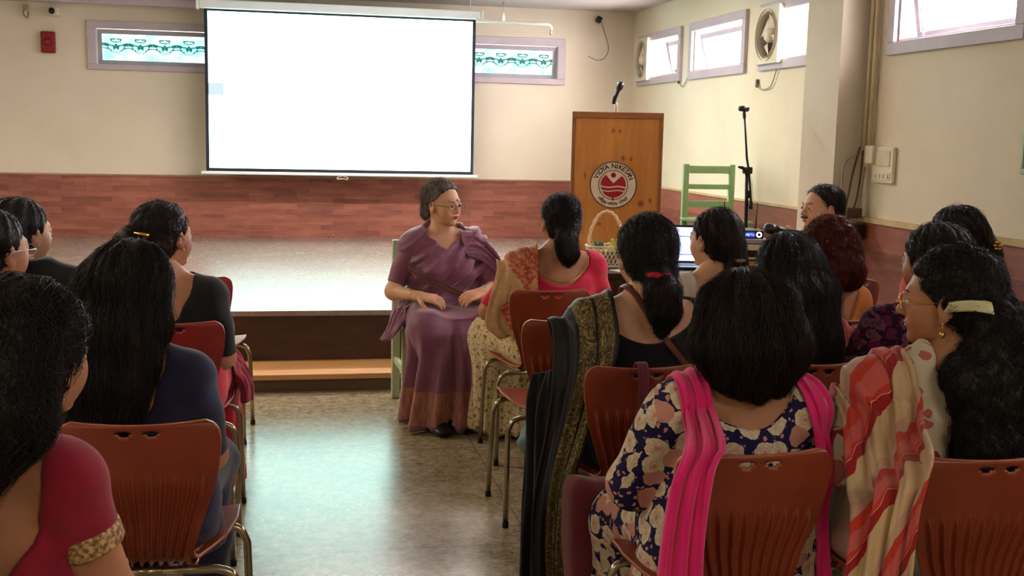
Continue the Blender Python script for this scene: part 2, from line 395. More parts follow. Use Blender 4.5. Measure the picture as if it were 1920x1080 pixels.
class MB:
    """collects shapes into one mesh"""
    def __init__(s): s.v = []; s.f = []
    def add(s, vs, fs):
        k = len(s.v); s.v += [tuple(v) for v in vs]; s.f += [tuple(i+k for i in f) for f in fs]; return s
    def box(s, x0, x1, y0, y1, z0, z1, mtx=None):
        vs = [Vector((x, y, z)) for x in (x0, x1) for y in (y0, y1) for z in (z0, z1)]
        if mtx is not None: vs = [mtx @ v for v in vs]
        return s.add(vs, [(0,1,3,2), (4,6,7,5), (0,4,5,1), (2,3,7,6), (0,2,6,4), (1,5,7,3)])
    def rbox(s, x0, x1, y0, y1, z0, z1, r=.01, seg=3, mtx=None):
        bm = bmesh.new(); bmesh.ops.create_cube(bm, size=1)
        for v in bm.verts: v.co = Vector(((x0+x1)/2+v.co.x*(x1-x0), (y0+y1)/2+v.co.y*(y1-y0), (z0+z1)/2+v.co.z*(z1-z0)))
        bmesh.ops.bevel(bm, geom=bm.edges[:], offset=r, segments=seg, affect='EDGES', profile=.5)
        bm.verts.index_update(); vs = [(mtx @ v.co) if mtx is not None else v.co.copy() for v in bm.verts]
        fs = [[v.index for v in f.verts] for f in bm.faces]; bm.free(); return s.add(vs, fs)
    def tube(s, pts, r, seg=10, caps=True):
        pts = [Vector(p) for p in pts]; n = len(pts); rr = r if isinstance(r, (list, tuple)) else [r]*n
        k = len(s.v); up = None
        for i, p in enumerate(pts):
            t = (pts[min(i+1, n-1)] - pts[max(i-1, 0)]).normalized()
            if up is None:
                a = Vector((0,0,1)) if abs(t.z) < .9 else Vector((1,0,0)); up = t.cross(a).normalized()
            up = (up - t*up.dot(t)).normalized(); w = t.cross(up)
            for j in range(seg):
                a = 2*PI*j/seg; s.v.append(tuple(p + (up*math.cos(a) + w*math.sin(a))*rr[i]))
        for i in range(n-1):
            for j in range(seg):
                a = k+i*seg+j; b = k+i*seg+(j+1) % seg; s.f.append((a, b, b+seg, a+seg))
        if caps:
            s.f.append(tuple(k+j for j in range(seg))[::-1]); s.f.append(tuple(k+(n-1)*seg+j for j in range(seg)))
        return s
    def lathe(s, prof, seg=24, mtx=None, caps=True):
        k = len(s.v); n = len(prof)
        for r, z in prof:
            for j in range(seg):
                a = 2*PI*j/seg; v = Vector((r*math.cos(a), r*math.sin(a), z)); s.v.append(tuple(mtx @ v if mtx is not None else v))
        for i in range(n-1):
            for j in range(seg):
                a = k+i*seg+j; b = k+i*seg+(j+1) % seg; s.f.append((a, b, b+seg, a+seg))
        if caps:
            s.f.append(tuple(k+j for j in range(seg))[::-1]); s.f.append(tuple(k+(n-1)*seg+j for j in range(seg)))
        return s
    def build(s, name, mat, parent=None, smooth=False, bevel=0):
        o = mesh_obj(name, s.v, s.f, mat, parent, smooth)
        if bevel:
            b = o.modifiers.new('bevel', 'BEVEL'); b.width = bevel; b.segments = 2; b.limit_method = 'ANGLE'
        return o
def arc(pts, n=8):
    """Catmull-Rom through the points"""
    P = [Vector(p) for p in pts]; P = [P[0]*2-P[1]] + P + [P[-1]*2-P[-2]]; out = []
    for i in range(1, len(P)-2):
        for k in range(n):
            t = k/n; a, b, c, d = P[i-1], P[i], P[i+1], P[i+2]
            out.append(.5*((2*b) + (c-a)*t + (2*a-5*b+4*c-d)*t*t + (3*b-a-3*c+d)*t**3))
    out.append(P[-2]); return out
def thing(name, label, cat, loc=(0,0,0), rotz=0, group=None):
    o = bpy.data.objects.new(name, None); C.objects.link(o); o.empty_display_size = .1
    o.location = loc; o.rotation_euler = (0, 0, rotz); o['label'] = label; o['category'] = cat
    if group: o['group'] = group
    return o
def tag(o, label, cat, group=None):
    o['label'] = label; o['category'] = cat
    if group: o['group'] = group
    return o
def struct(o, label=None):
    o['kind'] = 'structure'
    if label: o['label'] = label
    return o
def dup(root, loc, rotz, label, group=None):
    r = root.copy(); C.objects.link(r); r.location = loc; r.rotation_euler = (0, 0, rotz); r['label'] = label
    if group: r['group'] = group
    for ch in list(root.children):
        c = ch.copy(); C.objects.link(c); c.parent = r
        for g in ch.children:
            d = g.copy(); C.objects.link(d); d.parent = c
    return r

# ------------------------------------------------------------------ room shell
X0, X1, Y0, Y1, ZC = -4.6, 3.5, -2.6, 11.31, 2.70
SY, SZ = 6.66, 0.397       # stage edge and height
def wall_x(name, y, x0, x1, z0, z1, t, holes, mat):       # wall in the XZ plane, holes (x0,x1,z0,z1)
    xs = sorted({x0, x1, *[h[0] for h in holes], *[h[1] for h in holes]}); zs = sorted({z0, z1, *[h[2] for h in holes], *[h[3] for h in holes]})
    b = MB()
    for i in range(len(xs)-1):
        for j in range(len(zs)-1):
            cx, cz = (xs[i]+xs[i+1])/2, (zs[j]+zs[j+1])/2
            if any(h[0] < cx < h[1] and h[2] < cz < h[3] for h in holes): continue
            b.box(xs[i], xs[i+1], y, y+t, zs[j], zs[j+1])
    return struct(b.build(name, mat))
def wall_y(name, x, y0, y1, z0, z1, t, holes, mat):
    ys = sorted({y0, y1, *[h[0] for h in holes], *[h[1] for h in holes]}); zs = sorted({z0, z1, *[h[2] for h in holes], *[h[3] for h in holes]})
    b = MB()
    for i in range(len(ys)-1):
        for j in range(len(zs)-1):
            cy, cz = (ys[i]+ys[i+1])/2, (zs[j]+zs[j+1])/2
            if any(h[0] < cy < h[1] and h[2] < cz < h[3] for h in holes): continue
            b.box(x, x+t, ys[i], ys[i+1], zs[j], zs[j+1])
    return struct(b.build(name, mat))
struct(MB().box(X0, X1, Y0, Y1, -.2, 0).build('floor', M['floor']))
struct(MB().box(X0, X1, Y0, Y1, ZC, ZC+.1).build('ceiling', M['ceil']))
LW = (-1.72, -.50, 2.015, 2.345); RW = (1.55, 2.70, 2.01, 2.335)
wall_x('wall_back', Y1, X0, X1+.3, 0, ZC, .2, [LW, RW], M['wall'])
RWIN = [(9.90, 11.02, 2.03, 2.37), (8.43, 9.54, 2.03, 2.37), (6.98, 8.02, 2.03, 2.37), (5.02, 6.15, 2.03, 2.40), (3.0, 4.2, 2.03, 2.40), (1.0, 2.2, 2.03, 2.40)]
wall_y('wall_right', X1, Y0, Y1, 0, ZC, .22, RWIN, M['wall_r'])
wall_y('wall_left', X0-.2, Y0, Y1, 0, ZC, .2, [], M['wall'])
wall_x('wall_rear', Y0-.2, X0, X1, 0, ZC, .2, [], M['wall'])
struct(MB().box(3.30, X1, 6.45, 6.92, 0, ZC).build('wall_pillar', M['pillar']))
# brick wainscot with a cap
b = MB().box(X0, X1-.02, Y1-.02, Y1, SZ, .975); struct(b.build('trim_1', M['brick']))
b = MB().box(X1-.02, X1, 6.92, Y1-.02, SZ, .975); struct(b.build('trim_2', M['brick']))
b = MB().box(X1-.02, X1, Y0, 6.45, 0, .965); struct(b.build('trim_3', M['brick']))
b = MB().box(X0, X1-.03, Y1-.03, Y1, .975, .992); struct(b.build('trim_4', M['cap_brick']))
b = MB().box(X1-.03, X1, 6.92, Y1-.03, .975, .99); struct(b.build('trim_5', M['cap']))
b = MB().box(X1-.035, X1, Y0, 6.45, .965, .997); struct(b.build('trim_6', M['cap']))
# cornice duct along the left part of the back wall
struct(MB().box(X0, -.66, Y1-.22, Y1, 2.56, ZC).build('trim_7', M['ceil']))
struct(MB().box(X0, -.66, Y1-.245, Y1-.22, 2.545, 2.60).build('trim_8', M['frame']))
# stage, step
struct(MB().box(X0, X1, SY, Y1, SZ-.03, SZ).build('stage_floor', M['stage']))
struct(MB().box(X0, X1, SY+.015, SY+.05, 0, SZ-.03).build('stage_riser', M['riser']))
struct(MB().box(X0, 1.6, 6.265, SY+.015, .072, .10).build('step_tread', M['tread']))
struct(MB().box(X0, 1.6, 6.29, 6.31, 0, .072).build('step_riser', M['tread_side']))

# ------------------------------------------------------------------ windows
def back_window(n, x0, x1, z0, z1, ox0, ox1, oz0, oz1, label):
    t = bpy.data.objects.new('window_%d' % n, None); C.objects.link(t); t.location = ((x0+x1)/2, Y1, (z0+z1)/2); struct(t, label)
    cx, cz = (x0+x1)/2, (z0+z1)/2; ax, az = (x1-x0)/2, (z1-z0)/2
    b = MB(); lx0, lx1, lz0, lz1 = ox0-cx, ox1-cx, oz0-cz, oz1-cz
    for q in ((lx0, lx1, az, lz1), (lx0, lx1, lz0, -az), (lx0, -ax, -az, az), (ax, lx1, -az, az)):
        b.box(q[0], q[1], -.028, 0, q[2], q[3])
    b.build('window_frame', M['frame'], t, bevel=.004)
    # hopper sash, tilted a little inward at its top
    mt = Matrix.Translation((0, .045, -az)) @ Matrix.Rotation(math.radians(5), 4, 'X')
    s = MB(); f = .042; h = 2*az-.004; a = ax-.004
    for q in ((-a, a, h-f, h), (-a, a, 0, f), (-a, -a+f, f, h-f), (a-f, a, f, h-f)): s.box(q[0], q[1], -.015, .015, q[2], q[3], mt)
    s.build('sash', M['sash'], t, bevel=.003)
    p = MB().box(-a+f, a-f, -.003, .003, f, h-f, Matrix.Translation((0, 0, 0)))
    po = p.build('pane', M['stained'], t); po.matrix_local = mt @ Matrix.Translation((0, 0, 0))
    return t
back_window(1, *LW, -1.80, -.42, 1.965, 2.41, 'stained glass hopper window left of the screen')
back_window(2, *RW, 1.47, 2.78, 1.955, 2.41, 'stained glass hopper window right of the screen')
def side_window(n, y0, y1, z0, z1, label, fan=None, tilt=14, bar=None):
    cy, cz = (y0+y1)/2, (z0+z1)/2; ay, az = (y1-y0)/2, (z1-z0)/2; w = .072
    t = bpy.data.objects.new('window_%d' % n, None); C.objects.link(t); t.location = (X1, cy, cz); struct(t, label)
    b = MB()
    for q in ((-ay-w, ay+w, az, az+w), (-ay-w, ay+w, -az-w, -az), (-ay-w, -ay, -az, az), (ay, ay+w, -az, az)):
        b.box(-.03, 0, q[0], q[1], q[2], q[3])
    b.box(.0, .2, -ay, -ay+.018, -az, az); b.box(.0, .2, ay-.018, ay, -az, az); b.box(.0, .2, -ay, ay, -az, -az+.015)
    b.build('window_frame', M['frame'], t, bevel=.004)
    lo, hi = -ay+.03, (ay-.03 if bar is None else bar-cy)
    if bar is not None: MB().box(.02, .10, bar-cy, bar-cy+.035, -az, az).build('mullion', M['white'], t, bevel=.003)
    s = MB(); f = .045; h = 2*az-.03
    mt = Matrix.Translation((.12, 0, -az+.015)) @ Matrix.Rotation(math.radians(-tilt), 4, 'Y')
    for q in ((lo, hi, h-f, h), (lo, hi, 0, f), (lo, lo+f, f, h-f), (hi-f, hi, f, h-f)): s.box(-.014, .014, q[0], q[1], q[2], q[3], mt)
    s.build('sash', M['sash'], t, bevel=.003)
    po = MB().box(-.003, .003, lo+f, hi-f, f, h-f).build('pane', M['glass'], t); po.matrix_local = mt
    lt = MB().rbox(-.03, -.012, hi-.10, hi-.085, f*.3, f*1.8, .003, 2, mt).build('latch', M['steel'], t)
    return t
side_window(3, *RWIN[0], 'small window in the far corner of the right wall, exhaust fan in its left half', bar=10.40)
side_window(4, *RWIN[1], 'open hopper window between the two exhaust fans')
side_window(5, *RWIN[2], 'window beside the pillar with an exhaust fan in its left half', bar=7.44, tilt=8)
side_window(6, *RWIN[3], 'large window at the top right above the wall', tilt=10)
side_window(7, *RWIN[4], 'window of the right wall beyond the right edge')
side_window(8, *RWIN[5], 'window of the right wall nearest the rear')

def make_fan(loc, label):
    t = thing('exhaust_fan', label, 'fan', loc)
    # square frame with round opening: built in the YZ plane, facing -X
    k = 40; R = .17; hs = .205; vs = []; fs = []
    for i in range(k):
        a = 2*PI*i/k; c, s_ = math.cos(a), math.sin(a); q = hs/max(abs(c), abs(s_))
        vs += [(-.02, R*c, R*s_), (-.02, q*c, q*s_), (.03, q*c, q*s_), (.03, R*c, R*s_)]
    for i in range(k):
        j = (i+1) % k
        for e in range(4): fs.append((i*4+e, j*4+e, j*4+(e+1) % 4, i*4+(e+1) % 4))
    o = mesh_obj('fan_frame', vs, fs, M['offwhite'], t, False)
    b = MB(); prof = [(R+.014, -.03), (R+.014, .0), (R-.004, .0), (R-.004, .1), (R-.012, .1), (R-.012, -.03)]
    mt = Matrix.Rotation(PI/2, 4, 'Y'); b.lathe(prof, 36, mt, caps=False)
    b.build('duct_ring', M['offwhite'], t, True)
    hb = MB().lathe([(.001, -.03), (.040, -.025), (.056, .0), (.058, .04), (.001, .05)], 24, mt).build('hub', M['offwhite'], t, True)
    MB().lathe([(.001, .098), (R-.006, .098), (R-.006, .104), (.001, .104)], 36, mt).build('rear_shutter', M['shutter'], t, True)
    for i in range(4):
        a0 = i*PI/2 + .5; vs = []; n = 6
        for j in range(n+1):
            r = .04 + (.112)*j/n
            for e in (-1, 1):
                w = (.5 + .28*(j/n))*e*.75; tw = .018*e*(1-.4*j/n)
                for th in (-.002, .002): vs.append((.012+tw+th, r*math.cos(a0+w), r*math.sin(a0+w)))
        fs = []
        for j in range(n):
            q = j*4; fs += [(q, q+2, q+6, q+4), (q+1, q+5, q+7, q+3), (q, q+4, q+5, q+1), (q+2, q+3, q+7, q+6)]
        fs += [(0, 1, 3, 2), (n*4, n*4+2, n*4+3, n*4+1)]
        mesh_obj('blade', vs, fs, M['offwhite'], t, False)
    mo = MB()
    for sgn in (-1, 1): mo.tube([(.055, -.165, sgn*.04), (.055, .165, sgn*.04)], .004, 8)
    mo.build('motor_bracket', M['darkwire'], t)
    return t
fan0 = make_fan((3.455, 7.87, 2.205), 'white exhaust fan set in the window next to the pillar')
dup(fan0, (3.455, 10.87, 2.205), 0, 'white exhaust fan in the far corner window, the smaller looking of the two')

# ------------------------------------------------------------------ projection screen
t = thing('projection_screen', 'large white pull-down projection screen, lit and almost blank', 'screen', (.537, 10.9, 1.05))
W2 = 1.255; H0, H1 = .012, 1.50
MB().box(-1.30, 1.30, -.045, .045, 1.475, 1.555).build('screen_case', M['screen_white'], t, bevel=.012)
for a_, b_ in ((1.30, 1.325), (-1.325, -1.30)): MB().rbox(a_, b_, -.05, .05, 1.465, 1.56, .006).build('end_cap', M['white'], t)
s = MB(); s.box(-W2, W2, -.003, .003, 0, 1.48); s.build('border', M['screen_border'], t)
sc = MB().box(-W2+.03, W2-.03, -.006, -.0035, .03, 1.455).build('projected_image', M['screen'], t)
MB().rbox(-1.30, 1.30, -.014, .014, -.028, 0, .005).build('bottom_bar', M['screen_white'], t)
MB().tube(arc([(-.0, 0, -.028), (-.05, -.005, -.045), (-.045, -.005, -.06), (0, -.005, -.055), (.04, -.005, -.062), (.045, -.005, -.045), (0, 0, -.028)], 6), .004, 8).build('pull_loop', M['offwhite'], t, True)
for x in (-1.2, 1.2): MB().tube([(x, 0, 1.545), (x, 0, 1.652)], .006, 8).build('hanger', M['steel'], t)

# red sounder box, small dark fittings, rods and wires of the back wall
t = thing('alarm_box', 'small red alarm box on the wall left of the screen', 'alarm box', (-2.14, Y1-.0, 2.2))
MB().rbox(-.062, .062, -.055, 0, -.1, .095, .012).build('housing', M['redbox'], t)
MB().lathe([(.001, 0), (.03, 0), (.034, -.008), (.02, -.012), (.001, -.012)], 20, Matrix.Translation((0, -.058, 0)) @ Matrix.Rotation(-PI/2, 4, 'X')).build('dial', M['redbox'], t, True)
t = thing('wall_camera', 'tiny dark ball fitting under the cornice above the red box', 'camera', (-2.085, Y1, 2.475))
MB().rbox(-.03, .05, -.10, 0, -.04, .04, .01).build('bracket', M['offwhite'], t)
MB().lathe([(.001, -.03), (.02, -.024), (.028, 0), (.02, .024), (.001, .03)], 16, Matrix.Translation((0, -.115, 0))).build('lens', M['black'], t, True)
t = thing('wall_hook', 'small metal hook with wire under the cornice at the top left', 'hook', (-2.33, Y1, 2.5))
MB().rbox(-.02, .02, -.04, 0, -.02, .03, .005).build('bracket', M['wire'], t)
MB().tube(arc([(0, -.03, 0), (-.015, -.05, -.05), (.02, -.05, -.09), (.03, -.04, -.03)], 6), .004, 6).build('wire', M['darkwire'], t, True)
t = thing('ceiling_rail', 'thin white rail hung from the ceiling right of the screen', 'rail', (2.04, 10.8, 2.5))
MB().tube([(-.26, 0, .008)] + arc([(.36, 0, .0), (.43, 0, -.002), (.462, 0, -.02), (.468, 0, -.05)], 5), .018, 12).build('rail', M['white'], t, True)
MB().tube([(0, 0, .02), (0, 0, .2)], .005, 8).build('drop_rod', M['steel'], t, True)
MB().rbox(-.016, .016, -.016, .016, .01, .075, .004).build('clamp', M['white'], t)
MB().tube([(.468, 0, -.045), (.468, 0, -.10)], .012, 10).build('end_fitting', M['steel'], t, True)
t = thing('wall_cable', 'looped grey cable hanging from a black clip near the corner', 'cable', (3.11, Y1, 2.62))
MB().rbox(-.02, .03, -.05, 0, -.035, .03, .008, 2, Matrix.Rotation(math.radians(28), 4, 'Y')).build('clip', M['black'], t)
MB().tube(arc([(.02, -.03, .0), (.07, -.012, -.12), (.12, -.01, -.28), (.08, -.01, -.38), (0, -.01, -.405), (-.09, -.012, -.37)], 8), .0045, 6).build('cable', M['wire'], t, True)
for i, (yy, zz, lb) in enumerate(((9.80, 1.935, 'loose cable end under the far corner window'), (7.98, 1.94, 'drooping cable under the exhaust fan by the pillar'))):
    t = thing('fan_cable', lb, 'cable', (X1-.005, yy, zz))
    MB().tube(arc([(0, .08, .05), (-.01, .02, -.01), (-.012, -.05, -.03), (-.01, -.12, .01), (-.008, -.2, .1)] if i == 0 else [(0, .14, -.06), (-.01, .08, -.11), (-.01, -.0, -.12), (-.012, -.12, -.10), (-.012, -.2, .0), (-.012, -.22, .1)], 8), .004, 6).build('cable', M['wire'], t, True)
    MB().rbox(-.014, 0, .06 if i == 0 else .12, .09 if i == 0 else .155, -.0 if i == 0 else -.1, .05 if i == 0 else -.04, .004).build('plug', M['darkwire'], t)
t = thing('switch_panel', 'white switch board on the right wall', 'switchboard', (X1, 6.19, 1.31))
MB().rbox(-.025, 0, -.12, .12, -.10, .115, .008).build('housing', M['wall_r'], t)
MB().rbox(-.03, -.024, -.10, .10, -.085, -.035, .003).build('socket_plate', M['offwhite'], t)
for k in range(4): MB().rbox(-.034, -.029, -.085+k*.046, -.06+k*.046, -.073, -.047, .003).build('switch', M['pipe'], t)
MB().rbox(-.03, -.024, -.09, .10, .0, .09, .003).build('cover_plate', M['pipe'], t)
t = thing('conduit', 'vertical painted conduit pipes in the corner beside the pillar', 'pipe', (X1-.03, 6.40, 0))
for k in (0, 1): MB().tube([(0, -.0-.055*k, 1.42), (0, -.055*k, ZC)], .014, 10).build('pipe', M['pipe'], t, True)
MB().rbox(-.02, .028, -.135, -.035, 1.32, 1.43, .008).build('junction_box', M['wall_r'], t)
t = thing('cable_bundle', 'bundle of brown cables running down beside the pillar', 'cable', (3.44, 6.40, 0))
for k, pts in enumerate(([(0, 0, 1.42), (-.04, 0, 1.25), (-.07, -.01, 1.1), (-.14, -.03, .98), (-.2, -.06, .90)], [(.01, -.02, 1.40), (0, -.02, 1.2), (-.03, -.03, 1.06), (-.08, -.04, .97)],
                        [(.0, 0, 1.38), (-.09, 0, 1.33), (-.11, -.01, 1.2), (-.08, -.01, 1.05)], [(.02, -.04, 1.3), (-.0, -.04, 1.15), (-.02, -.05, .98)])):
    MB().tube(arc(pts, 6), .006, 6).build('cable', M['darkwire'] if k < 2 else M['wire'], t, True)
MB().rbox(-.09, .01, -.06, 0, .99, 1.05, .006).build('connector', M['darkwire'], t)
MB().rbox(-.17, .02, -.09, .0, .86, .955, .006).build('adapter_box', M['blackmetal'], t)
t = thing('wall_frame', 'thin grey-green board hung on the right wall, cut by the right edge', 'picture', (X1-.0, 4.6, 1.56))
MB().rbox(-.03, 0, -.30, .30, -.25, .25, .012).build('frame', M['palegreen'], t)
MB().box(-.033, -.03, -.27, .27, -.22, .22).build('picture_board', M['table'], t)

# ------------------------------------------------------------------ lectern
LX, LY = 2.345, 7.9
t = thing('lectern', 'tall pine lectern with a round red school emblem, standing on the stage', 'lectern', (LX, LY, SZ), math.radians(-17))
LH = 1.225; LW2 = .328
MB().box(-LW2+.025, LW2-.025, -.0, .02, .0, LH-.04).build('front_panel', M['lectern'], t)
for s_ in (-1, 1): MB().rbox(min(s_*LW2, s_*(LW2-.025)), max(s_*LW2, s_*(LW2-.025)), -.012, .42, 0, LH, .006).build('side_panel', M['lectern_dark'], t)
MB().rbox(-LW2, LW2, -.014, .02, LH-.045, LH+.002, .006).build('top_rail', M['lectern_dark'], t)
MB().box(-LW2+.025, LW2-.025, .02, .42, LH-.06, LH-.04).build('reading_board', M['lectern'], t)
MB().box(-LW2+.025, LW2-.025, .02, .40, .5, .52).build('shelf', M['lectern'], t)
MB().box(-LW2+.0, LW2, -.0, .42, 0.0, .03).build('plinth', M['lectern_dark'], t)
# emblem
em = thing('x', '', '', (0, 0, 0)); del em['label']; del em['category']; em.name = 'emblem'; em.parent = t
em.location = (-.018, -.003, .705)
def disc(name, r0, r1, y, mat, parent, seg=64):
    vs = []; fs = []
    for i in range(seg):
        a = 2*PI*i/seg
        for r in (r0, r1):
            for yy in (y, y+.0015): vs.append((r*math.cos(a), yy, r*math.sin(a)))
    for i in range(seg):
        j = (i+1) % seg
        for q in ((0, 2, 3, 1), ): pass
        fs += [(i*4, i*4+2, j*4+2, j*4), (i*4+1, j*4+1, j*4+3, i*4+3), (i*4+2, i*4+3, j*4+3, j*4+2), (i*4, j*4, j*4+1, i*4+1)]
    return mesh_obj(name, vs, fs, mat, parent, False)
Mcream = plain('emblem_cream', srgb(206, 190, 166), .5, var=.03); Mred = plain('emblem_red', srgb(140, 14, 22), .5, var=.04); Mblk = plain('emblem_black', srgb(34, 26, 22), .5)
Mpink = plain('emblem_pale_pink', srgb(220, 176, 164), .5, var=.03)
R_ = .165
disc('emblem_disc', .0005, R_, -.003, Mcream, em)
disc('outer_ring', R_-.003, R_+.003, -.0045, Mblk, em)
disc('inner_ring', R_*.62, R_*.65, -.0045, Mblk, em)
def poly(name, pts, y, mat, parent):
    n = len(pts); vs = [(p[0], y, p[1]) for p in pts] + [(p[0], y+.001, p[1]) for p in pts]
    fs = [tuple(range(n)), tuple(range(2*n-1, n-1, -1))] + [(i, n+i, n+(i+1) % n, (i+1) % n) for i in range(n)]
    return mesh_obj(name, vs, fs, mat, parent, False)
rr = R_*.55
# upper red mountains with V notch, wavy lower edge
def on(a): return (rr*math.cos(math.radians(a)), rr*math.sin(math.radians(a)))
wav = lambda x, z: z + .004*math.sin(x*48)
up = [on(a) for a in range(127, 186, 6)]
up[-1] = (-rr*.995, wav(-rr, -.008))
up += [(x, wav(x, -.008)) for x in np.linspace(-rr*.9, rr*.9, 16)] + [(rr*.995, wav(rr, -.008))] + [on(a) for a in range(0, 54, 6)] + [(0, .012)]
poly('mountain_shape', up, -.0048, Mred, em)
mid = [(x, wav(x, -.019)) for x in np.linspace(-rr*.97, rr*.97, 16)] + [(x, wav(x, -.037)) for x in np.linspace(rr*.9, -rr*.9, 16)]
poly('wave_shape', mid, -.0048, Mred, em)
low = [(x, wav(x, -.046)) for x in np.linspace(-rr*.85, rr*.85, 16)] + [on(a) for a in range(-34, -147, -6)]
poly('basin_shape', low, -.0048, Mred, em)
disc('sun_dot', .0003, R_*.11, -.0052, Mred, em, 24).location = (0, 0, .071)
poly('stem_shape', [(-.006, -.088), (.006, -.088), (.008, -.112), (-.008, -.112)], -.0048, Mred, em)
def text_mesh(s, size):
    cu = bpy.data.curves.new('txt', 'FONT'); cu.body = s; cu.size = size; cu.align_x = 'CENTER'; cu.align_y = 'CENTER'; cu.extrude = .0004; cu.offset = .0009
    o = bpy.data.objects.new('txt', cu); C.objects.link(o)
    dg = bpy.context.evaluated_depsgraph_get(); me = bpy.data.meshes.new_from_object(o.evaluated_get(dg))
    bpy.data.objects.remove(o); vs = [v.co.copy() for v in me.vertices]; fs = [tuple(p.vertices) for p in me.polygons]
    bpy.data.meshes.remove(me); return vs, fs
def arc_text(s, r, a_mid, step, size, top, name, mat):
    b = MB(); n = len(s)
    for i, ch in enumerate(s):
        if ch == ' ': continue
        a = a_mid + (step*((n-1)/2 - i) if top else -step*((n-1)/2 - i)); ar = math.radians(a)
        vs, fs = text_mesh(ch, size); rot = ar - PI/2 if top else ar + PI/2
        out = []
        for v in vs:
            x = v.x*math.cos(rot) - v.y*math.sin(rot) + r*math.cos(ar); z = v.x*math.sin(rot) + v.y*math.cos(rot) + r*math.sin(ar)
            out.append((x, -.0055-v.z, z))
        b.add(out, fs)
    return b.build(name, mat, em)
arc_text('VIDYA NIKETAN', R_*.82, 90, 10.8, .050, True, 'lettering', Mblk)
# bottom line in Devanagari, laid word by word along the rim
b = MB()
for wd, a in (('विद्या', 236), ('विनयेन', 270), ('शोभते', 304)):
    vs, fs = text_mesh(wd, .034)
    ar = math.radians(a); rot = ar + PI/2
    wmax = max([abs(v.x) for v in vs] + [.001]); sc_ = min(1, .036/wmax)
    b.add([((v.x*math.cos(rot) - v.y*math.sin(rot))*sc_ + R_*.83*math.cos(ar), -.0055-v.z, (v.x*math.sin(rot) + v.y*math.cos(rot))*sc_ + R_*.83*math.sin(ar)) for v in vs], fs)
b.build('motto_lettering', plain('emblem_olive', srgb(66, 60, 40), .5), em)

def mic_mesh(b1, b2, p, d, L=.14):
    """hand microphone from tail p along d: body in b1, head in b2"""
    d = Vector(d).normalized(); p = Vector(p); q = d.to_track_quat('Z', 'Y').to_matrix().to_4x4(); mt = Matrix.Translation(p) @ q
    b1.lathe([(.001, 0), (.011, .0), (.012, .02), (.0135, .08), (.018, .12), (.022, L)], 20, mt)
    b2.lathe([(.021, L-.002), (.0255, L+.01), (.0275, L+.025), (.025, L+.043), (.016, L+.055), (.001, L+.058)], 20, mt)
# microphone on lectern
t = thing('lectern_microphone', 'black microphone with a steel neck standing on the pine lectern', 'microphone', (LX-.0, LY+.06, SZ+LH-.04))
MB().lathe([(.001, 0), (.04, 0), (.04, .008), (.012, .014), (.001, .015)], 20).build('base', M['blackmetal'], t, True)
MB().tube([(0, 0, .01), (0, 0, .1), (-.0, 0, .11)], .009, 12).build('neck', M['steel'], t, True)
MB().tube([(-.02, 0, .10), (-.012, 0, .15), (.002, 0, .165)], [.012, .016, .012], 12).build('clip', M['black'], t, True)
b1, b2 = MB(), MB(); mic_mesh(b1, b2, (-.018, 0, .11), (.32, -.1, 1), .10)
b1.build('microphone_body', M['black'], t, True); b2.build('microphone_head', M['blackmetal'], t, True)

# mic stand
t = thing('microphone_stand', 'black boom microphone stand with an empty clip, in front of the right wall', 'microphone stand', (2.985, 7.0, SZ))
bz = -SZ
MB().tube([(0, 0, .26), (-.01, 0, .68), (-.02, 0, .86)], [.012, .012, .011], 12).build('lower_tube', M['blackmetal'], t, True)
MB().tube([(.015, -.02, .63), (-.012, -.02, .85), (-.03, -.02, .93), (-.06, -.02, 1.19)], [.007, .0075, .0075, .0065], 12).build('boom_arm', M['blackmetal'], t, True)
MB().tube([(.015, -.02, .60), (.013, -.02, .65)], .013, 12).build('counterweight', M['blackmetal'], t, True)
MB().rbox(-.045, .01, -.035, .015, .83, .875, .008).build('pivot_joint', M['blackmetal'], t)
MB().tube([(-.03, -.03, .845), (-.07, -.05, .87), (-.10, -.05, .875)], [.008, .012, .006], 8).build('pivot_knob', M['black'], t, True)
MB().tube([(-.0, 0, .67), (0, 0, .72)], .017, 12).build('collar', M['black'], t, True)
MB().tube([(-.06, -.02, 1.185), (-.063, -.02, 1.215), (-.066, -.02, 1.235)], [.009, .012, .008], 10).build('clip_stem', M['blackmetal'], t, True)
MB().tube([(-.10, -.03, 1.25), (-.04, -.01, 1.25)], [.017, .021], 14).build('microphone_clip', M['black'], t, True)
for k in range(3):
    a = k*2*PI/3+.4
    MB().tube([(0, 0, .30), (.1*math.cos(a), .1*math.sin(a), .2), (.24*math.cos(a), .24*math.sin(a), .012)], .009, 8).build('leg', M['blackmetal'], t, True)

# ladder-back chairs (painted wood)
def ladder_chair(name, label, loc, rotz, mat, H=.86, w=.185):
    t = thing(name, label, 'chair', loc, rotz)
    for s_ in (-1, 1):
        MB().rbox(s_*w-.022, s_*w+.022, -.21, -.17, 0, H, .006).build('back_post', mat, t)
        MB().rbox(s_*w-.02, s_*w+.02, .16, .2, 0, .43, .006).build('front_leg', mat, t)
        MB().rbox(s_*w-.012, s_*w+.012, -.17, .16, .2, .235, .005).build('stretcher', mat, t)
    for z0, z1, nm in ((H-.07, H-.012, 'top_slat'), (H-.19, H-.152, 'slat'), (H-.328, H-.278, 'slat')):
        MB().rbox(-w+.02, w-.02, -.2, -.178, z0, z1, .005).build(nm, mat, t)
    MB().rbox(-w-.025, w+.025, -.215, .21, .43, .455, .008).build('seat', mat, t)
    return t
ladder_chair('ladder_back_chair', 'pale green ladder-back chair standing on the stage beside the lectern', (3.165, 8.0, SZ), PI, M['greenchair'])

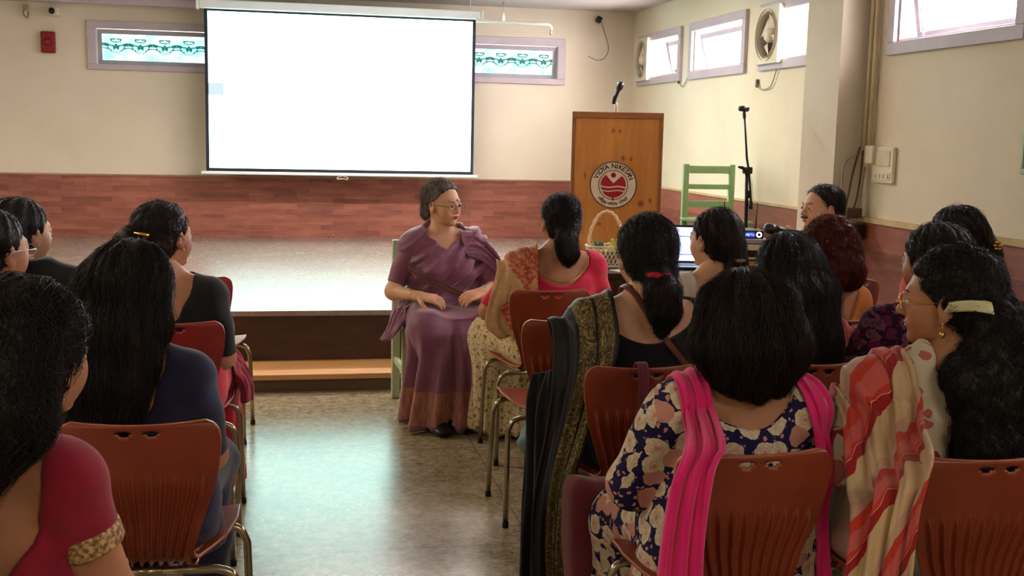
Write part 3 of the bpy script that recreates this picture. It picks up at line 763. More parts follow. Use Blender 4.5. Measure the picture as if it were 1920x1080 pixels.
# ------------------------------------------------------------------ audience chairs
def make_shell():
    prof = [(-.225, .782), (-.222, .765), (-.205, .68), (-.185, .60), (-.17, .54), (-.168, .49), (-.155, .452), (-.12, .432), (-.06, .428), (.03, .434), (.12, .44), (.19, .438), (.225, .425), (.235, .41)]
    pr = arc([(0, a, b_) for a, b_ in prof], 6); pr = [(p.y, p.z) for p in pr]
    # resample
    d = [0]
    for i in range(1, len(pr)): d.append(d[-1] + math.dist(pr[i], pr[i-1]))
    NV = 96; NU = 133; s = np.linspace(0, d[-1], NV)
    py = np.interp(s, d, [p[0] for p in pr]); pz = np.interp(s, d, [p[1] for p in pr])
    hw = np.interp(s, [0, .004, .012, .025, .05, .10, .17, .26, .33, .40, .50, .60, .70, .745, d[-1]], [.148, .160, .170, .178, .182, .178, .164, .134, .112, .125, .178, .197, .195, .185, .165])
    u = np.linspace(-1, 1, NU)
    V = np.zeros((NV, NU, 3))
    ty = np.gradient(py, s); tz = np.gradient(pz, s)     # tangent; normal pointing to sitter = ?
    ny, nz = tz*-1, ty                                   # rotate
    # sitter side: back -> +y
    if ny[10] < 0: ny, nz = -ny, -nz
    for i in range(NV):
        x = u*hw[i]
        back = max(0, 1 - s[i]/.36)
        curve = (.028*back + .012*(s[i] > .40)*min(1, (s[i]-.40)/.1)) * u*u      # dished towards the sitter at the sides
        g = np.interp(s[i], [.10, .17, .34, .42, .46], [0, 1, 1, .8, 0])
        start = .11 + .03*np.abs(u)
        gg = g * np.clip((s[i]-start)/.02, 0, 1) * (np.abs(u) < .86)
        ph = (u*5.5) % 1.0
        flute = -.013*gg*np.exp(-((ph-.5)/.13)**2) - .006*gg*ph
        off = curve + flute
        V[i, :, 0] = x; V[i, :, 1] = py[i] + ny[i]*off; V[i, :, 2] = pz[i] + nz[i]*off
    # round top corners by the width table; bean holes
    idx = np.arange(NV*NU).reshape(NV, NU)
    fs = []; hole = lambda x, sv: min((((abs(x)-.030)/.0205)**2 + ((sv-.022)/.0085)**2), 9)
    keep = np.ones((NV-1, NU-1), bool)
    # finer: snap verts near the hole rim
    for i in range(NV):
        for j in range(NU):
            x = V[i, j, 0]; h = hole(x, s[i])
            if .45 < h < 1.9:
                k = 1/math.sqrt(h); sx = 1 if x > 0 else -1
                nx = sx*(.030 + (abs(x)-.030)*k); dsv = (s[i]-.022)*k + .022 - s[i]
                V[i, j, 0] = nx; V[i, j, 1] += ty[i]*dsv; V[i, j, 2] += tz[i]*dsv
    for i in range(NV-1):
        for j in range(NU-1):
            xm = (V[i, j, 0]+V[i, j+1, 0])/2; sm = (s[i]+s[i+1])/2
            if hole(xm, sm) < .9: keep[i, j] = False
    front = V.reshape(-1, 3); N3 = np.zeros_like(V); N3[:, :, 1] = ny[:, None]; N3[:, :, 2] = nz[:, None]
    backv = front - N3.reshape(-1, 3)*.009
    n = NV*NU; vs = np.vstack([front, backv]); fm = []
    for i in range(NV-1):
        for j in range(NU-1):
            if not keep[i, j]: continue
            a, b_, c, d_ = idx[i, j], idx[i, j+1], idx[i+1, j+1], idx[i+1, j]
            fs.append((a, b_, c, d_)); fm.append(0); fs.append((a+n, d_+n, c+n, b_+n)); fm.append(0)
            for (p, q), (di, dj) in (((a, b_), (-1, 0)), ((b_, c), (0, 1)), ((c, d_), (1, 0)), ((d_, a), (0, -1))):
                ii, jj = i+di, j+dj
                if ii < 0 or jj < 0 or ii >= NV-1 or jj >= NU-1 or not keep[ii, jj]:
                    fs.append((q, p, p+n, q+n)); fm.append(1)
    return vs, np.array(fs), fm
SHV, SHF, SHM = make_shell()
def make_chair(label, loc, rotz, group, mat):
    t = thing('moulded_chair', label, 'chair', loc, rotz, group)
    mesh_obj('seat_shell', SHV, SHF, mat, t, True, mats=[mat, M['shell_edge']], fm=SHM)
    hx = .215; r = .0105
    for yy, yb in ((-.155, -.185), (.15, .185)):
        for s_ in (-1, 1):
            pts = [(s_*.03, yy, .408), (s_*(hx-.07), yy, .408)] + arc([(s_*(hx-.05), yy, .408), (s_*(hx-.018), yy, .395), (s_*hx, yy, .36)], 6) + [(s_*(hx+.004), (yy+yb)/2, .2), (s_*(hx+.008), yb, .006)]
            MB().tube(pts, r, 12).build('leg', M['chrome'], t, True)
            ft = MB().lathe([(.001, 0), (.0125, 0), (.0125, .018), (.0108, .022), (.001, .022)], 12, Matrix.Translation((s_*(hx+.008), yb, 0)))
            ft.build('leg_cap', M['black'], t, True)
        MB().tube([(-.04, yy, .408), (.04, yy, .408)], r, 12).build('crossbar', M['chrome'], t, True)
    for s_ in (-1, 1): MB().tube([(s_*.11, -.155, .412), (s_*.11, .15, .412)], .008, 10).build('seat_rail', M['chrome'], t, True)
    return t
GR = 'moulded chairs of the audience'
ch0 = make_chair('red-brown fluted chair at the lower right, behind the woman with the magenta scarf', (.995, 2.20+.225, 0), 0, GR, M['shell'])
chr0 = make_chair('red chair in the front row left of the speaker, partly behind a black sleeved arm', (-.40, 5.2+.225, 0), -.08, GR, M['shell_red'])
chair_spots = [   # x, y of back top, rotation, label
 (1.50, 2.10, .0, 'red-brown fluted chair at the right edge under the long curly black hair', ch0),
 (1.035, 3.10, .0, 'red-brown chair with a maroon strap over its back, behind the woman in black and gold', ch0),
 (1.02, 3.93, .0, 'empty red-brown chair with a coral seat, in front of the black and gold scarf', ch0),
 (1.13, 4.72, .02, 'red-brown chair behind the woman in the rose pink blouse', ch0),
 (-.33, 2.60, -.03, 'red-brown fluted chair at the lower left, seen at an angle beside the aisle', ch0),
 (-.40, 3.32, 0, 'red chair of which only the seat corner shows beside the navy dress', chr0),
 (-.39, 3.97, 0, 'red chair behind the woman with the gold hair clip', chr0),
 (-.88, 5.15, 0, 'front row red chair seen between the woman in the black shawl and the long-haired woman', chr0),
 (-.43, 1.57, 0, 'red-brown chair under the woman in the maroon blouse at the lower left', ch0),
 (-.90, 3.30, 0, 'red chair under the woman with glasses at the left edge', chr0),
 (-.95, 4.02, 0, 'red chair under the woman in the black shawl', chr0),
 (1.62, 4.00, 0, 'red-brown chair under the woman with the low bun and cream top', ch0),
 (1.58, 3.10, 0, 'red-brown chair under the long-haired woman with the coral scarf', ch0),
 (2.08, 3.88, 0, 'red-brown chair under the woman with henna red hair', ch0),
 (2.07, 3.02, 0, 'red-brown chair under the woman in the plum floral dress', ch0),
 (2.66, 3.92, 0, 'red-brown chair under the woman with the flower hair clip', ch0),
 (2.40, 2.66, 0, 'red-brown chair under the person in cream at the right edge', ch0),
]
for x, yb, rz, lb, src in chair_spots:
    dup(src, (x + .225*math.sin(-rz)*1.0, yb+.225*math.cos(rz), 0), rz, lb, GR)
# the man's chair faces the table
dup(chr0, (2.60, 5.12, 0), PI/2, 'red chair under the man holding the microphone', GR)
dup(chr0, (2.86, 4.62, 0), .1, 'empty red chair showing between the henna red hair and the plum floral dress', GR)

# ------------------------------------------------------------------ implicit surfaces for bodies, clothes, hair
f32 = np.float32
def A(*v): return np.array(v, dtype=f32)
def cap(a, b, r1, r2=None, flat=None):
    a, b = A(*a), A(*b); r2 = r1 if r2 is None else r2; ba = b-a; L2 = float(ba@ba) + 1e-9
    def f(P):
        pa = P-a; h = np.clip((pa@ba)/L2, 0, 1); q = pa - h[:, None]*ba
        if flat is not None: q = q/np.array(flat, dtype=f32)
        return np.sqrt((q*q).sum(1)) - (r1+(r2-r1)*h)
    return f
def chain(pts, rs, flat=None, k=.02):
    fs = [cap(pts[i], pts[i+1], rs[i], rs[i+1], flat) for i in range(len(pts)-1)]
    return U(*fs, k=k)
def ell(c, r, rot=None):
    c = A(*c); r = A(*r); Rm = None
    if rot is not None:
        from mathutils import Euler
        Rm = np.array(Euler(rot).to_matrix(), dtype=f32)
    def f(P):
        q = P-c
        if Rm is not None: q = q@Rm
        k0 = np.sqrt(((q/r)**2).sum(1)); k1 = np.sqrt(((q/(r*r))**2).sum(1))+1e-6
        return k0*(k0-1)/k1
    return f
def loft(rows, k=.03, p=2.0):
    """rows of (z, cx, cy, rx, ry)"""
    R = np.array(rows, dtype=f32)
    def f(P):
        z = P[:, 2]; cx, cy, rx, ry = (np.interp(z, R[:, 0], R[:, i]) for i in (1, 2, 3, 4))
        q = ((np.abs(P[:, 0]-cx)/rx)**p + (np.abs(P[:, 1]-cy)/ry)**p)**(1/p)
        d = (q-1)*np.minimum(rx, ry)
        return np.maximum(d, np.maximum(z-R[-1, 0], R[0, 0]-z))
    return f
def smin(a, b, k):
    h = np.clip(.5+.5*(b-a)/k, 0, 1); return b*(1-h)+a*h - k*h*(1-h)
def U(*fs, k=.02):
    def f(P):
        d = fs[0](P)
        for g in fs[1:]: d = smin(d, g(P), k)
        return d
    return f
def SUB(f, g, k=.004): return lambda P: -smin(-f(P), g(P), k)
def INT(f, g, k=.004): return lambda P: -smin(-f(P), -g(P), k)
def OFF(f, r): return lambda P: f(P)-r
def DISP(f, g): return lambda P: f(P)-g(P)
def plane(n, d):
    n = A(*n); n = n/np.linalg.norm(n); return lambda P: P@n - d
def frame(Rm, t):
    Rm = np.array(Rm, dtype=f32); t = A(*t); return lambda f: (lambda P: f((P-t)@Rm))
def surf(f, lo, hi, h):
    """naive surface nets with a coarse prepass"""
    lo = np.array(lo, dtype=f32); B = 4
    n = np.ceil((np.array(hi)-lo)/h/B).astype(int)*B
    nb = n//B
    g = np.stack(np.meshgrid(*[(np.arange(k)+.5)*B*h for k in nb], indexing='ij'), -1).reshape(-1, 3).astype(f32) + lo
    dc = f(g).reshape(nb); act = np.abs(dc) < (B*h*.9*1.5 + .022)
    D = np.full(n, 1.0, dtype=f32); D[np.repeat(np.repeat(np.repeat(dc < 0, B, 0), B, 1), B, 2)] = -1
    ab = np.argwhere(act)
    if len(ab) == 0: return np.zeros((0, 3)), np.zeros((0, 4), int)
    off = np.stack(np.meshgrid(*[np.arange(B)]*3, indexing='ij'), -1).reshape(-1, 3)
    ii = (ab[:, None, :]*B + off[None]).reshape(-1, 3)
    P = ii.astype(f32)*h + lo; v = np.empty(len(P), dtype=f32)
    for s in range(0, len(P), 400000): v[s:s+400000] = f(P[s:s+400000])
    D[ii[:, 0], ii[:, 1], ii[:, 2]] = v
    D[0] = D[-1] = 1; D[:, 0] = D[:, -1] = 1; D[:, :, 0] = D[:, :, -1] = 1
    S = D < 0
    cs = [(a, b, c) for a in (0, 1) for b in (0, 1) for c in (0, 1)]
    cnt = sum(S[a:S.shape[0]-1+a, b:S.shape[1]-1+b, c:S.shape[2]-1+c].astype(np.int8) for a, b, c in cs)
    cells = np.argwhere((cnt > 0) & (cnt < 8))
    acc = np.zeros((len(cells), 3), dtype=f32); num = np.zeros(len(cells), dtype=f32)
    vals = {c: D[cells[:, 0]+c[0], cells[:, 1]+c[1], cells[:, 2]+c[2]] for c in cs}
    for c in cs:
        for ax in range(3):
            if c[ax]: continue
            c2 = list(c); c2[ax] = 1; c2 = tuple(c2); a, b = vals[c], vals[c2]
            m_ = (a < 0) != (b < 0); t = np.where(m_, a/np.where(m_, a-b, 1), 0)
            p = np.tile(np.array(c, dtype=f32), (len(cells), 1)); p[:, ax] = t
            acc += p*m_[:, None]; num += m_
    verts = (cells + acc/num[:, None])*h + lo
    vid = np.full(np.array(D.shape)-1, -1, dtype=np.int64); vid[cells[:, 0], cells[:, 1], cells[:, 2]] = np.arange(len(cells))
    quads = []
    for ax in range(3):
        sl0 = [slice(None)]*3; sl1 = [slice(None)]*3; sl0[ax] = slice(0, -1); sl1[ax] = slice(1, None)
        e = np.argwhere(S[tuple(sl0)] != S[tuple(sl1)]); u_, w_ = (ax+1) % 3, (ax+2) % 3
        e = e[(e[:, u_] > 0) & (e[:, w_] > 0) & (e[:, u_] < D.shape[u_]-1) & (e[:, w_] < D.shape[w_]-1)]
        def at(du, dw):
            q = e.copy(); q[:, u_] -= du; q[:, w_] -= dw; return vid[q[:, 0], q[:, 1], q[:, 2]]
        q = np.stack([at(1, 1), at(0, 1), at(0, 0), at(1, 0)], 1)
        flip = ~S[e[:, 0], e[:, 1], e[:, 2]]; q[flip] = q[flip][:, ::-1]; quads.append(q)
    Q = np.vstack(quads); Q = Q[(Q >= 0).all(1)]
    return verts, Q
def grad(f, P, e=.003):
    g = np.empty_like(P)
    for a in range(3):
        d = np.zeros(3, dtype=f32); d[a] = e; g[:, a] = f(P+d)-f(P-d)
    return g/(np.linalg.norm(g, axis=1, keepdims=True)+1e-9)
def join(parts):
    V, F, k = [], [], 0
    for v, q in parts:
        if len(v) == 0: continue
        V.append(v); F.append(q+k); k += len(v)
    return np.vstack(V), np.vstack(F)
def sdf_obj(name, f, lo, hi, h, mat, parent):
    v, q = surf(f, lo, hi, h); return mesh_obj(name, v, q, mat, parent) if len(v) else None
rng = np.random.default_rng(5)

def folds(amp, freq, direction, warp=2.0, seed=0):
    """soft cloth folds running across `direction`"""
    d = A(*direction); d = d/np.linalg.norm(d)
    def g(P):
        s = P@d; w = np.sin(P[:, 0]*9+seed)+np.sin(P[:, 1]*7+seed*2)+np.sin(P[:, 2]*8+seed*3)
        return amp*(np.sin(s*freq + w*warp*.5+seed) + .5*np.sin(s*freq*1.9 + w*warp+seed*1.7))
    return g

# ---- head, in its own frame: +Y is where the face looks, chin at -.105, crown at +.115
def head_sdf(w=1.0, female=True, full=1.0):
    s = U(ell((0, -.012, .028), (.074*w, .094, .085)), ell((0, .020, -.02), (.061*w, .068, .083)), k=.03)
    s = U(s, ell((0, .034, -.064), ((.043 if female else .05)*w*full, .046, .040)), ell((.033*w, .048, -.03), (.03, .03, .034)), ell((-.033*w, .048, -.03), (.03, .03, .034)), k=.025)
    s = U(s, cap((-.028, .080, .021), (.028, .080, .021), .011), k=.018)
    for sg in (-1, 1): s = SUB(s, ell((sg*.031, .100, .003), (.018, .017, .012)), .012)
    s = U(s, cap((0, .084, .012), (0, .106, -.025), .006, .0105), k=.012)
    for sg in (-1, 1): s = U(s, ell((sg*.011, .094, -.029), (.0085, .011, .008)), k=.007)
    for sg in (-1, 1): s = U(s, ell((sg*.031, .0795, .0085), (.0165, .011, .0065)), k=.004)     # upper lids
    for sg in (-1, 1): s = U(s, ell((sg*.031, .0785, -.0065), (.015, .0095, .005)), k=.005)
    s = U(s, ell((0, .080, -.054), (.026, .014, .012)), ell((0, .072, -.088), (.02, .018, .017)), k=.014)
    s = SUB(s, cap((-.02, .097, -.0565), (.02, .097, -.0565), .0035), .006)
    for sg in (-1, 1):
        ear = SUB(ell((sg*.076*w, -.008, -.006), (.010, .021, .033), (.15, 0, -sg*.35)), ell((sg*.087*w, -.003, -.002), (.008, .012, .02), (.15, 0, 0)), .004)
        s = U(s, ear, ell((sg*.078*w, .0, -.036), (.006, .009, .010)), k=.008)
    return s
def rotm(yaw, pitch=0, roll=0):
    """yaw left positive, pitch up positive (degrees)"""
    from mathutils import Euler
    M_ = Matrix.Rotation(math.radians(yaw), 3, 'Z') @ Matrix.Rotation(math.radians(pitch), 3, 'X') @ Matrix.Rotation(math.radians(roll), 3, 'Y')
    return np.array(M_, dtype=f32)

def hand_sdf(W, d, n, curl=.5, side=1, spread=.12, scale=1.0, thumb=.7):
    """wrist W, fingers towards d, palm facing n; side=+1 puts the thumb on d x n"""
    d = A(*d); d /= np.linalg.norm(d); n = A(*n); n = n - d*(n@d); n /= np.linalg.norm(n); s = np.cross(d, n)*side
    W = A(*W); k = scale; parts = []
    palm = [cap(W + s*o*.6*k, W + d*.082*k + s*o*k, .013*k, .0115*k) for o in (-.030, -.010, .010, .029)]
    body = U(*palm, cap(W - d*.03*k, W + d*.01*k, .024*k, .022*k, None), k=.02)
    out = [body]
    for i, (o, L) in enumerate(((.029, .070), (.010, .079), (-.010, .074), (-.030, .058))):
        p = W + d*.084*k + s*o*k; a = -.1; dd = d + s*spread*o*12; dd /= np.linalg.norm(dd)
        for j, (fr, r1, r2) in enumerate(((.45, .0093, .0085), (.30, .0085, .0078), (.25, .0078, .0066))):
            a += curl*(.75 if j else .55)*(1+.12*i)
            v = dd*math.cos(a) + n*math.sin(a); q = p + v*L*fr*k
            out.append(cap(p, q, r1*k, r2*k)); p = q
    # thumb from the side of the palm near its base
    p = W + d*.022*k + s*.026*k; v = s*.75 + d*.6 + n*.35*thumb
    for j, (L, r1, r2) in enumerate(((.040, .0145, .0115), (.032, .0112, .0095), (.024, .0095, .0075))):
        v = v/np.linalg.norm(v); q = p + v*L*k; out.append(cap(p, q, r1*k, r2*k)); p = q; v = v + d*.35 - s*.35*thumb + n*.25*thumb
    f = out[0]
    fing = out[1:]
    def g(P):
        dmin = f(P)
        for q_ in fing:
            dmin = smin(dmin, q_(P), .005)
        return dmin
    c = W + d*.085*k
    return g, c-.13*k, c+.13*k
HANDS = {}

class Person:
    """seated body; local frame: +Y forward, +X the person's right hand, z up from the floor"""
    def __init__(s, label, x, y, rotz, Ht, cat='person', sw=.165, girth=1.0, lean=0.0, head=(0, 0, 0), skin='skin', h=.010, hh=.005,
                 elbows=None, wrists=None, knees=None, ankles=None, hands=True, headoff=(0, 0), full=1.0, female=True, hd=None, hcurl=.5, group=None, headw=1.0, seat=.44, name='person'):
        s.root = thing(name, label, cat, (x, y, 0), rotz, group)
        s.Ht = Ht; s.S = S = Ht-.295; s.sw = sw; s.skin = M[skin]; s.h = h
        g = girth; ly = lean
        s.hc = A(headoff[0], ly*1.15+headoff[1], Ht-.122); s.R = rotm(*head)
        s.hf = frame(s.R, s.hc)
        s.torso = loft([(seat-.03, 0, .02, .15*g, .12*g), (seat+.03, 0, 0, .178*g, .135*g), (seat+.13, 0, -.005, .172*g, .13*g), (seat+.22, 0, ly*.3, .145*g, .112*g),
                        (S-.17, 0, ly*.6, .15*g, .108*g), (S-.08, 0, ly*.8, .150*g, .098*g), (S-.02, 0, ly, .125*g, .078), (S+.03, 0, ly, .075, .058), (S+.06, 0, ly, .05, .05)])
        sh = cap((-sw+.01, ly-.005, S-.032), (sw-.01, ly-.005, S-.032), .052*math.sqrt(g))
        trap = cap((0, ly-.015, S+.03), (sw*.8, ly-.01, S-.015), .040, .036); trap2 = cap((0, ly-.015, S+.03), (-sw*.8, ly-.01, S-.015), .040, .036)
        bust = U(ell((.068, .078*g+ly*.7, S-.16), (.062, .058, .06)), ell((-.068, .078*g+ly*.7, S-.16), (.062, .058, .06)), k=.03) if female else ell((0, .05, S-.15), (.12, .07, .08))
        s.trunk = U(s.torso, sh, trap, trap2, bust, k=.045)
        e = elbows or [(-.225*g, .03, S-.27), (.225*g, .03, S-.27)]; w = wrists or [(-.08, .25, .62), (.08, .25, .62)]
        s.e, s.w = e, w
        s.uarm = [cap((sg*(sw-.005), ly-.005, S-.04), e[i], .048*math.sqrt(g), .040) for i, sg in ((0, -1), (1, 1))]
        s.farm = [cap(e[i], w[i], .039, .025) for i in (0, 1)]
        kn = knees or [(-.11, .42, .50), (.11, .42, .50)]; an = ankles or [(-.11, .42, .09), (.11, .42, .09)]
        s.kn, s.an = kn, an
        s.thigh = [cap((sg*.085, .02, seat+.08), kn[i], .082*g, .058) for i, sg in ((0, -1), (1, 1))]
        s.shin = [cap(kn[i], an[i], .054, .034) for i in (0, 1)]
        s.foot = [U(cap((an[i][0], an[i][1]-.02, .045), (an[i][0], an[i][1]+.14, .028), .034, .026), ell((an[i][0], an[i][1]+.15, .022), (.042, .05, .02)), k=.02) for i in (0, 1)]
        neckb = A(0, ly-.01, S+.0); hn = s.hc + s.R@A(0, -.028, -.06)
        s.neck = cap(neckb, hn, .054 if female else .062, .050 if female else .058)
        s.legs = U(*s.thigh, *s.shin, k=.04)
        s.arms = U(*s.uarm, *s.farm, k=.03)
        s.body_f = U(U(s.trunk, s.arms, k=.04), s.neck, U(s.legs, *s.foot, k=.03), k=.035)
        # body mesh: body + head + hands in one mesh
        parts = [surf(s.body_f, (-.45, -.25, -.01), (.45, .75, S+.14), h)]
        hs = head_sdf(headw, female, full)
        v, q = surf(U(hs, cap((0, -.025, -.05), (0, -.04, -.13), .048), k=.03), (-.1, -.125, -.16), (.1, .125, .13), hh)
        s.head_local = hs
        parts.append((v@s.R.T + s.hc, q))
        if hands:
            for i in (0, 1):
                dd = (hd[i] if hd else None)
                fd, nd, curl, side = dd if dd else ((.6*(1 if i == 0 else -1), .75, -.25), (0, -.25, -1), hcurl, (1 if i == 0 else -1))
                hf_, lo, hi = hand_sdf(w[i], fd, nd, curl, side)
                parts.append(surf(hf_, lo, hi, .0045 if hh < .005 else .006))
        V, F = join(parts)
        s.body = mesh_obj('body', V, F, s.skin, s.root)
        s.head_bits(hh < .005)
    def hw(s, *p): return s.hc + s.R@A(*p)
    def head_bits(s, fine):
        for sg in (-1, 1):
            c = s.hw(sg*.031, .0795, .0015); m_ = MB(); mt = Matrix.Translation(Vector(c.tolist())) @ Matrix(s.R.tolist()).to_4x4() @ Matrix.Rotation(-PI/2, 4, 'X')
            m_.lathe([(.0005, .0118), (.004, .011), (.0085, .008), (.0115, .002), (.011, -.004), (.0005, -.01)], 16, mt)
            o = m_.build('eye', M['eye'], s.root, True)
            MB().lathe([(.0003, .0125), (.003, .0123), (.0062, .0108), (.0062, .0098)], 14, mt).build('iris', M['iris'], o, True)
            pts = [s.hw(sg*(.012+.034*k/6), .0935-.013*(k/6)**1.6, .0215+.0055*math.sin(PI*k/6*.8)) for k in range(7)]
            MB().tube(pts, [.0014, .0022, .0025, .0024, .0022, .0018, .001], 6).build('eyebrow', M['brow'], s.root, True)
        if fine:
            f = U(ell((0, .0895, -.0515), (.0215, .0065, .0042)), ell((0, .0885, -.0605), (.0185, .0072, .0052)), k=.001)
            v, q = surf(f, (-.04, .06, -.08), (.04, .11, -.03), .0016); mesh_obj('lips', v@s.R.T+s.hc, q, M['lips'], s.root)
    # ---- clothes
    def cloth(s, name, f, mat, amp=.003, freq=26, direction=(.3, .2, 1), lo=None, hi=None, h=None, seed=0):
        g = DISP(f, folds(amp, freq, direction, 2, seed)) if amp else f
        return sdf_obj(name, g, lo or (-.5, -.3, -.01), hi or (.5, .8, s.S+.12), h or s.h*.9, mat, s.root)
    def top(s, mat, sleeve=.55, back=(.09, .10), front=(.08, .09), bottom=.42, off=.009, flare=0, name='top', seed=0, h=None, amp=.003, cuff_off=.006, vneck=False):
        """blouse or kurta: back/front = neckline half width and depth below the shoulder"""
        cut = []
        for i in (0, 1):
            a, b, c = A(*s.uarm_ends(i)[0]), A(*s.e[i]), A(*s.w[i])
            if sleeve <= 1: p = a+(b-a)*sleeve; n = (b-a)/np.linalg.norm(b-a); cut.append(INT(cap(a, b, .052*1.05, .043), plane(n, float(n@p)), .006))
            else: p = b+(c-b)*(sleeve-1); cut.append(U(cap(a, b, .054, .045), cap(b, p, .043, .043-(sleeve-1)*.010), k=.03))
        t = INT(s.trunk, plane((0, 0, -1), -bottom), .01)
        f = U(OFF(t, off), *[OFF(c_, cuff_off) for c_ in cut], k=.03)
        S = s.S
        if flare: f = U(f, loft([(bottom, 0, .02, .2+flare, .15+flare), (bottom+.25, 0, 0, .16, .12)]), k=.03)
        def scoop(P):
            wb, db = back; wf, df = front; y = P[:, 1]; b_ = y < .0
            w_ = np.where(b_, wb, wf); d_ = np.where(b_, db, df); zc = S+.035
            q = np.sqrt((P[:, 0]/w_)**2 + (np.minimum(P[:, 2]-zc, 0)/(d_+.035))**2)
            if vneck: q = np.where(b_, q, np.abs(P[:, 0])/w_ + np.abs(np.minimum(P[:, 2]-zc, 0))/(d_+.035))
            return (q-1)*np.minimum(w_, d_+.035)*(.7 if vneck else 1)
        f = SUB(f, scoop, .006)
        return s.cloth(name, f, mat, amp, 26, (.35, .2, 1), seed=seed, h=h)
    def uarm_ends(s, i): sg = -1 if i == 0 else 1; return ((sg*(s.sw-.005), -.005, s.S-.04), s.e[i])
    def salwar(s, mat, off=.03, seed=1, name='trousers', z=.06, top=.62):
        f = INT(OFF(U(s.legs, INT(s.torso, plane((0, 0, 1), top), .02), k=.05), off), plane((0, 0, -1), -z), .01)
        return s.cloth(name, f, mat, .007, 30, (.5, .4, .6), seed=seed, h=.012)
    def skirt(s, mat, seed=2, name='skirt', top=.60, rx=.24, ry=.15, y0=None, z=.035, h=.011, pleat=.010, npl=9):
        kx = (s.kn[0][0]+s.kn[1][0])/2; ky = (s.kn[0][1]+s.kn[1][1])/2; kz = s.kn[0][2]
        ax = (s.an[0][0]+s.an[1][0])/2; ay = (s.an[0][1]+s.an[1][1])/2 if y0 is None else y0
        curtain = loft([(z, ax, ay+.01, rx, ry), (kz*.55, (ax+kx)/2, (ay+ky)/2, rx*.86, ry*.84), (kz-.02, kx, ky-.05, rx*.80, ry*.74), (kz+.04, kx, ky-.06, rx*.6, ry*.5)])
        lap = cap((0, .05, kz+.0), (kx, ky-.03, kz-.01), .075, .07, None)
        f = U(OFF(U(*s.thigh, k=.09), .022), OFF(U(*s.shin, k=.05), .014), lap, OFF(INT(s.torso, plane((0, 0, 1), top), .02), .012), curtain, k=.07)
        def pl(P):
            dx, dy = P[:, 0]-ax, P[:, 1]-ay+.02; th = np.arctan2(dx, dy); fade = np.clip((kz+.04-P[:, 2])/.25, 0, 1)
            return pleat*fade*(1.6*np.abs(np.sin(th*npl*.5 + .5*np.sin(P[:, 2]*6) + seed))**.55-1) + pleat*.5*fade*np.sin(th*npl*2.3+seed*3 + P[:, 2]*3)
        g = DISP(f, pl)
        g = DISP(g, folds(.004, 22, (.8, .5, .2), 2, seed))
        return sdf_obj(name, g, (-.5, -.28, z-.03), (.5, .85, top+.05), h, mat, s.root)
    # ---- hair
    def hair(s, mat, style, strands=700, amp=.003, h=None, extra=(), vol=1.0, line=.0, tie=None, curl=0, slen=.10, seed=3, cover_ears=False, lo=None, hi=None, freq=150, name='hair', flow_back=None):
        v_ = vol
        capf = ell((0, -.024, .034), (.0865*v_, .108*v_, .0955*v_))
        low = ell((0, -.045, -.02), (.074*v_, .075*v_, .075))
        c = U(capf, low, k=.02)
        def cut(P):      # >0 inside the kept region ; removes the face
            if cover_ears: return P[:, 1]-.045 - .55*(P[:, 2]-.02) + line
            return np.minimum(P[:, 1]-.012-.72*(P[:, 2]+.012) + line, 9)
        def lowcut(P): return -(P[:, 2]+.085) - .3*np.maximum(P[:, 1], 0)
        local = INT(INT(c, cut, .012), lowcut, .02)
        if not cover_ears:
            local = SUB(local, U(ell((.086*v_, .004, -.012), (.014, .022, .034)), ell((-.086*v_, .004, -.012), (.014, .022, .034)), k=.003), .006)
        f0 = s.hf(local)
        f = U(f0, *extra, k=.02) if extra else f0
        hc = s.hc; Rm = s.R
        tp = A(*tie) if tie is not None else None
        def flow(P):
            d = np.zeros_like(P); d[:, 2] = -1
            q = (P-hc)@Rm
            if tp is not None:
                m_ = (np.linalg.norm(P-hc, axis=1) < .145) & (P[:, 2] > tp[2]-.01); dd = tp-P; dd /= np.linalg.norm(dd, axis=1, keepdims=True)+1e-6
                d[m_] = dd[m_]
            else:
                m_ = (q[:, 2] > -.02) & (np.linalg.norm(q, axis=1) < .15)
                dd = np.stack([q[:, 0]*2.2, -.05-.0*q[:, 1]-np.abs(q[:, 1])*.4, -np.ones(len(q))*.06 - np.clip(.1-q[:, 2], 0, .1)], 1)@Rm.T
                dd /= np.linalg.norm(dd, axis=1, keepdims=True)+1e-6; d[m_] = dd[m_]
            return d
        def gro(P):
            q = (P-hc)@Rm; th = np.arctan2(q[:, 0], -q[:, 1]+.01)
            w = np.sin(P[:, 2]*16+seed)+np.sin(P[:, 0]*21+P[:, 1]*13+seed)
            g_ = np.sin(th*freq*.10 + w*.8) + .6*np.sin(th*freq*.21+w*1.3+seed)
            if curl: g_ = g_*.5 + curl*(np.sin(P[:, 0]*80+3*np.sin(P[:, 2]*30))*np.sin(P[:, 2]*70+2*np.sin(P[:, 0]*40))+ .7*np.sin(P[:, 1]*90+P[:, 2]*60))
            return amp*g_
        g = DISP(f, gro)
        S = s.S
        lo = lo or (-.25, -.33, S-.05 if not extra else S-.5); hi = hi or (.25, .25, s.Ht+.05)
        v, q = surf(g, lo, hi, h or max(.0055, s.h*.62))
        parts = [(v, q)]
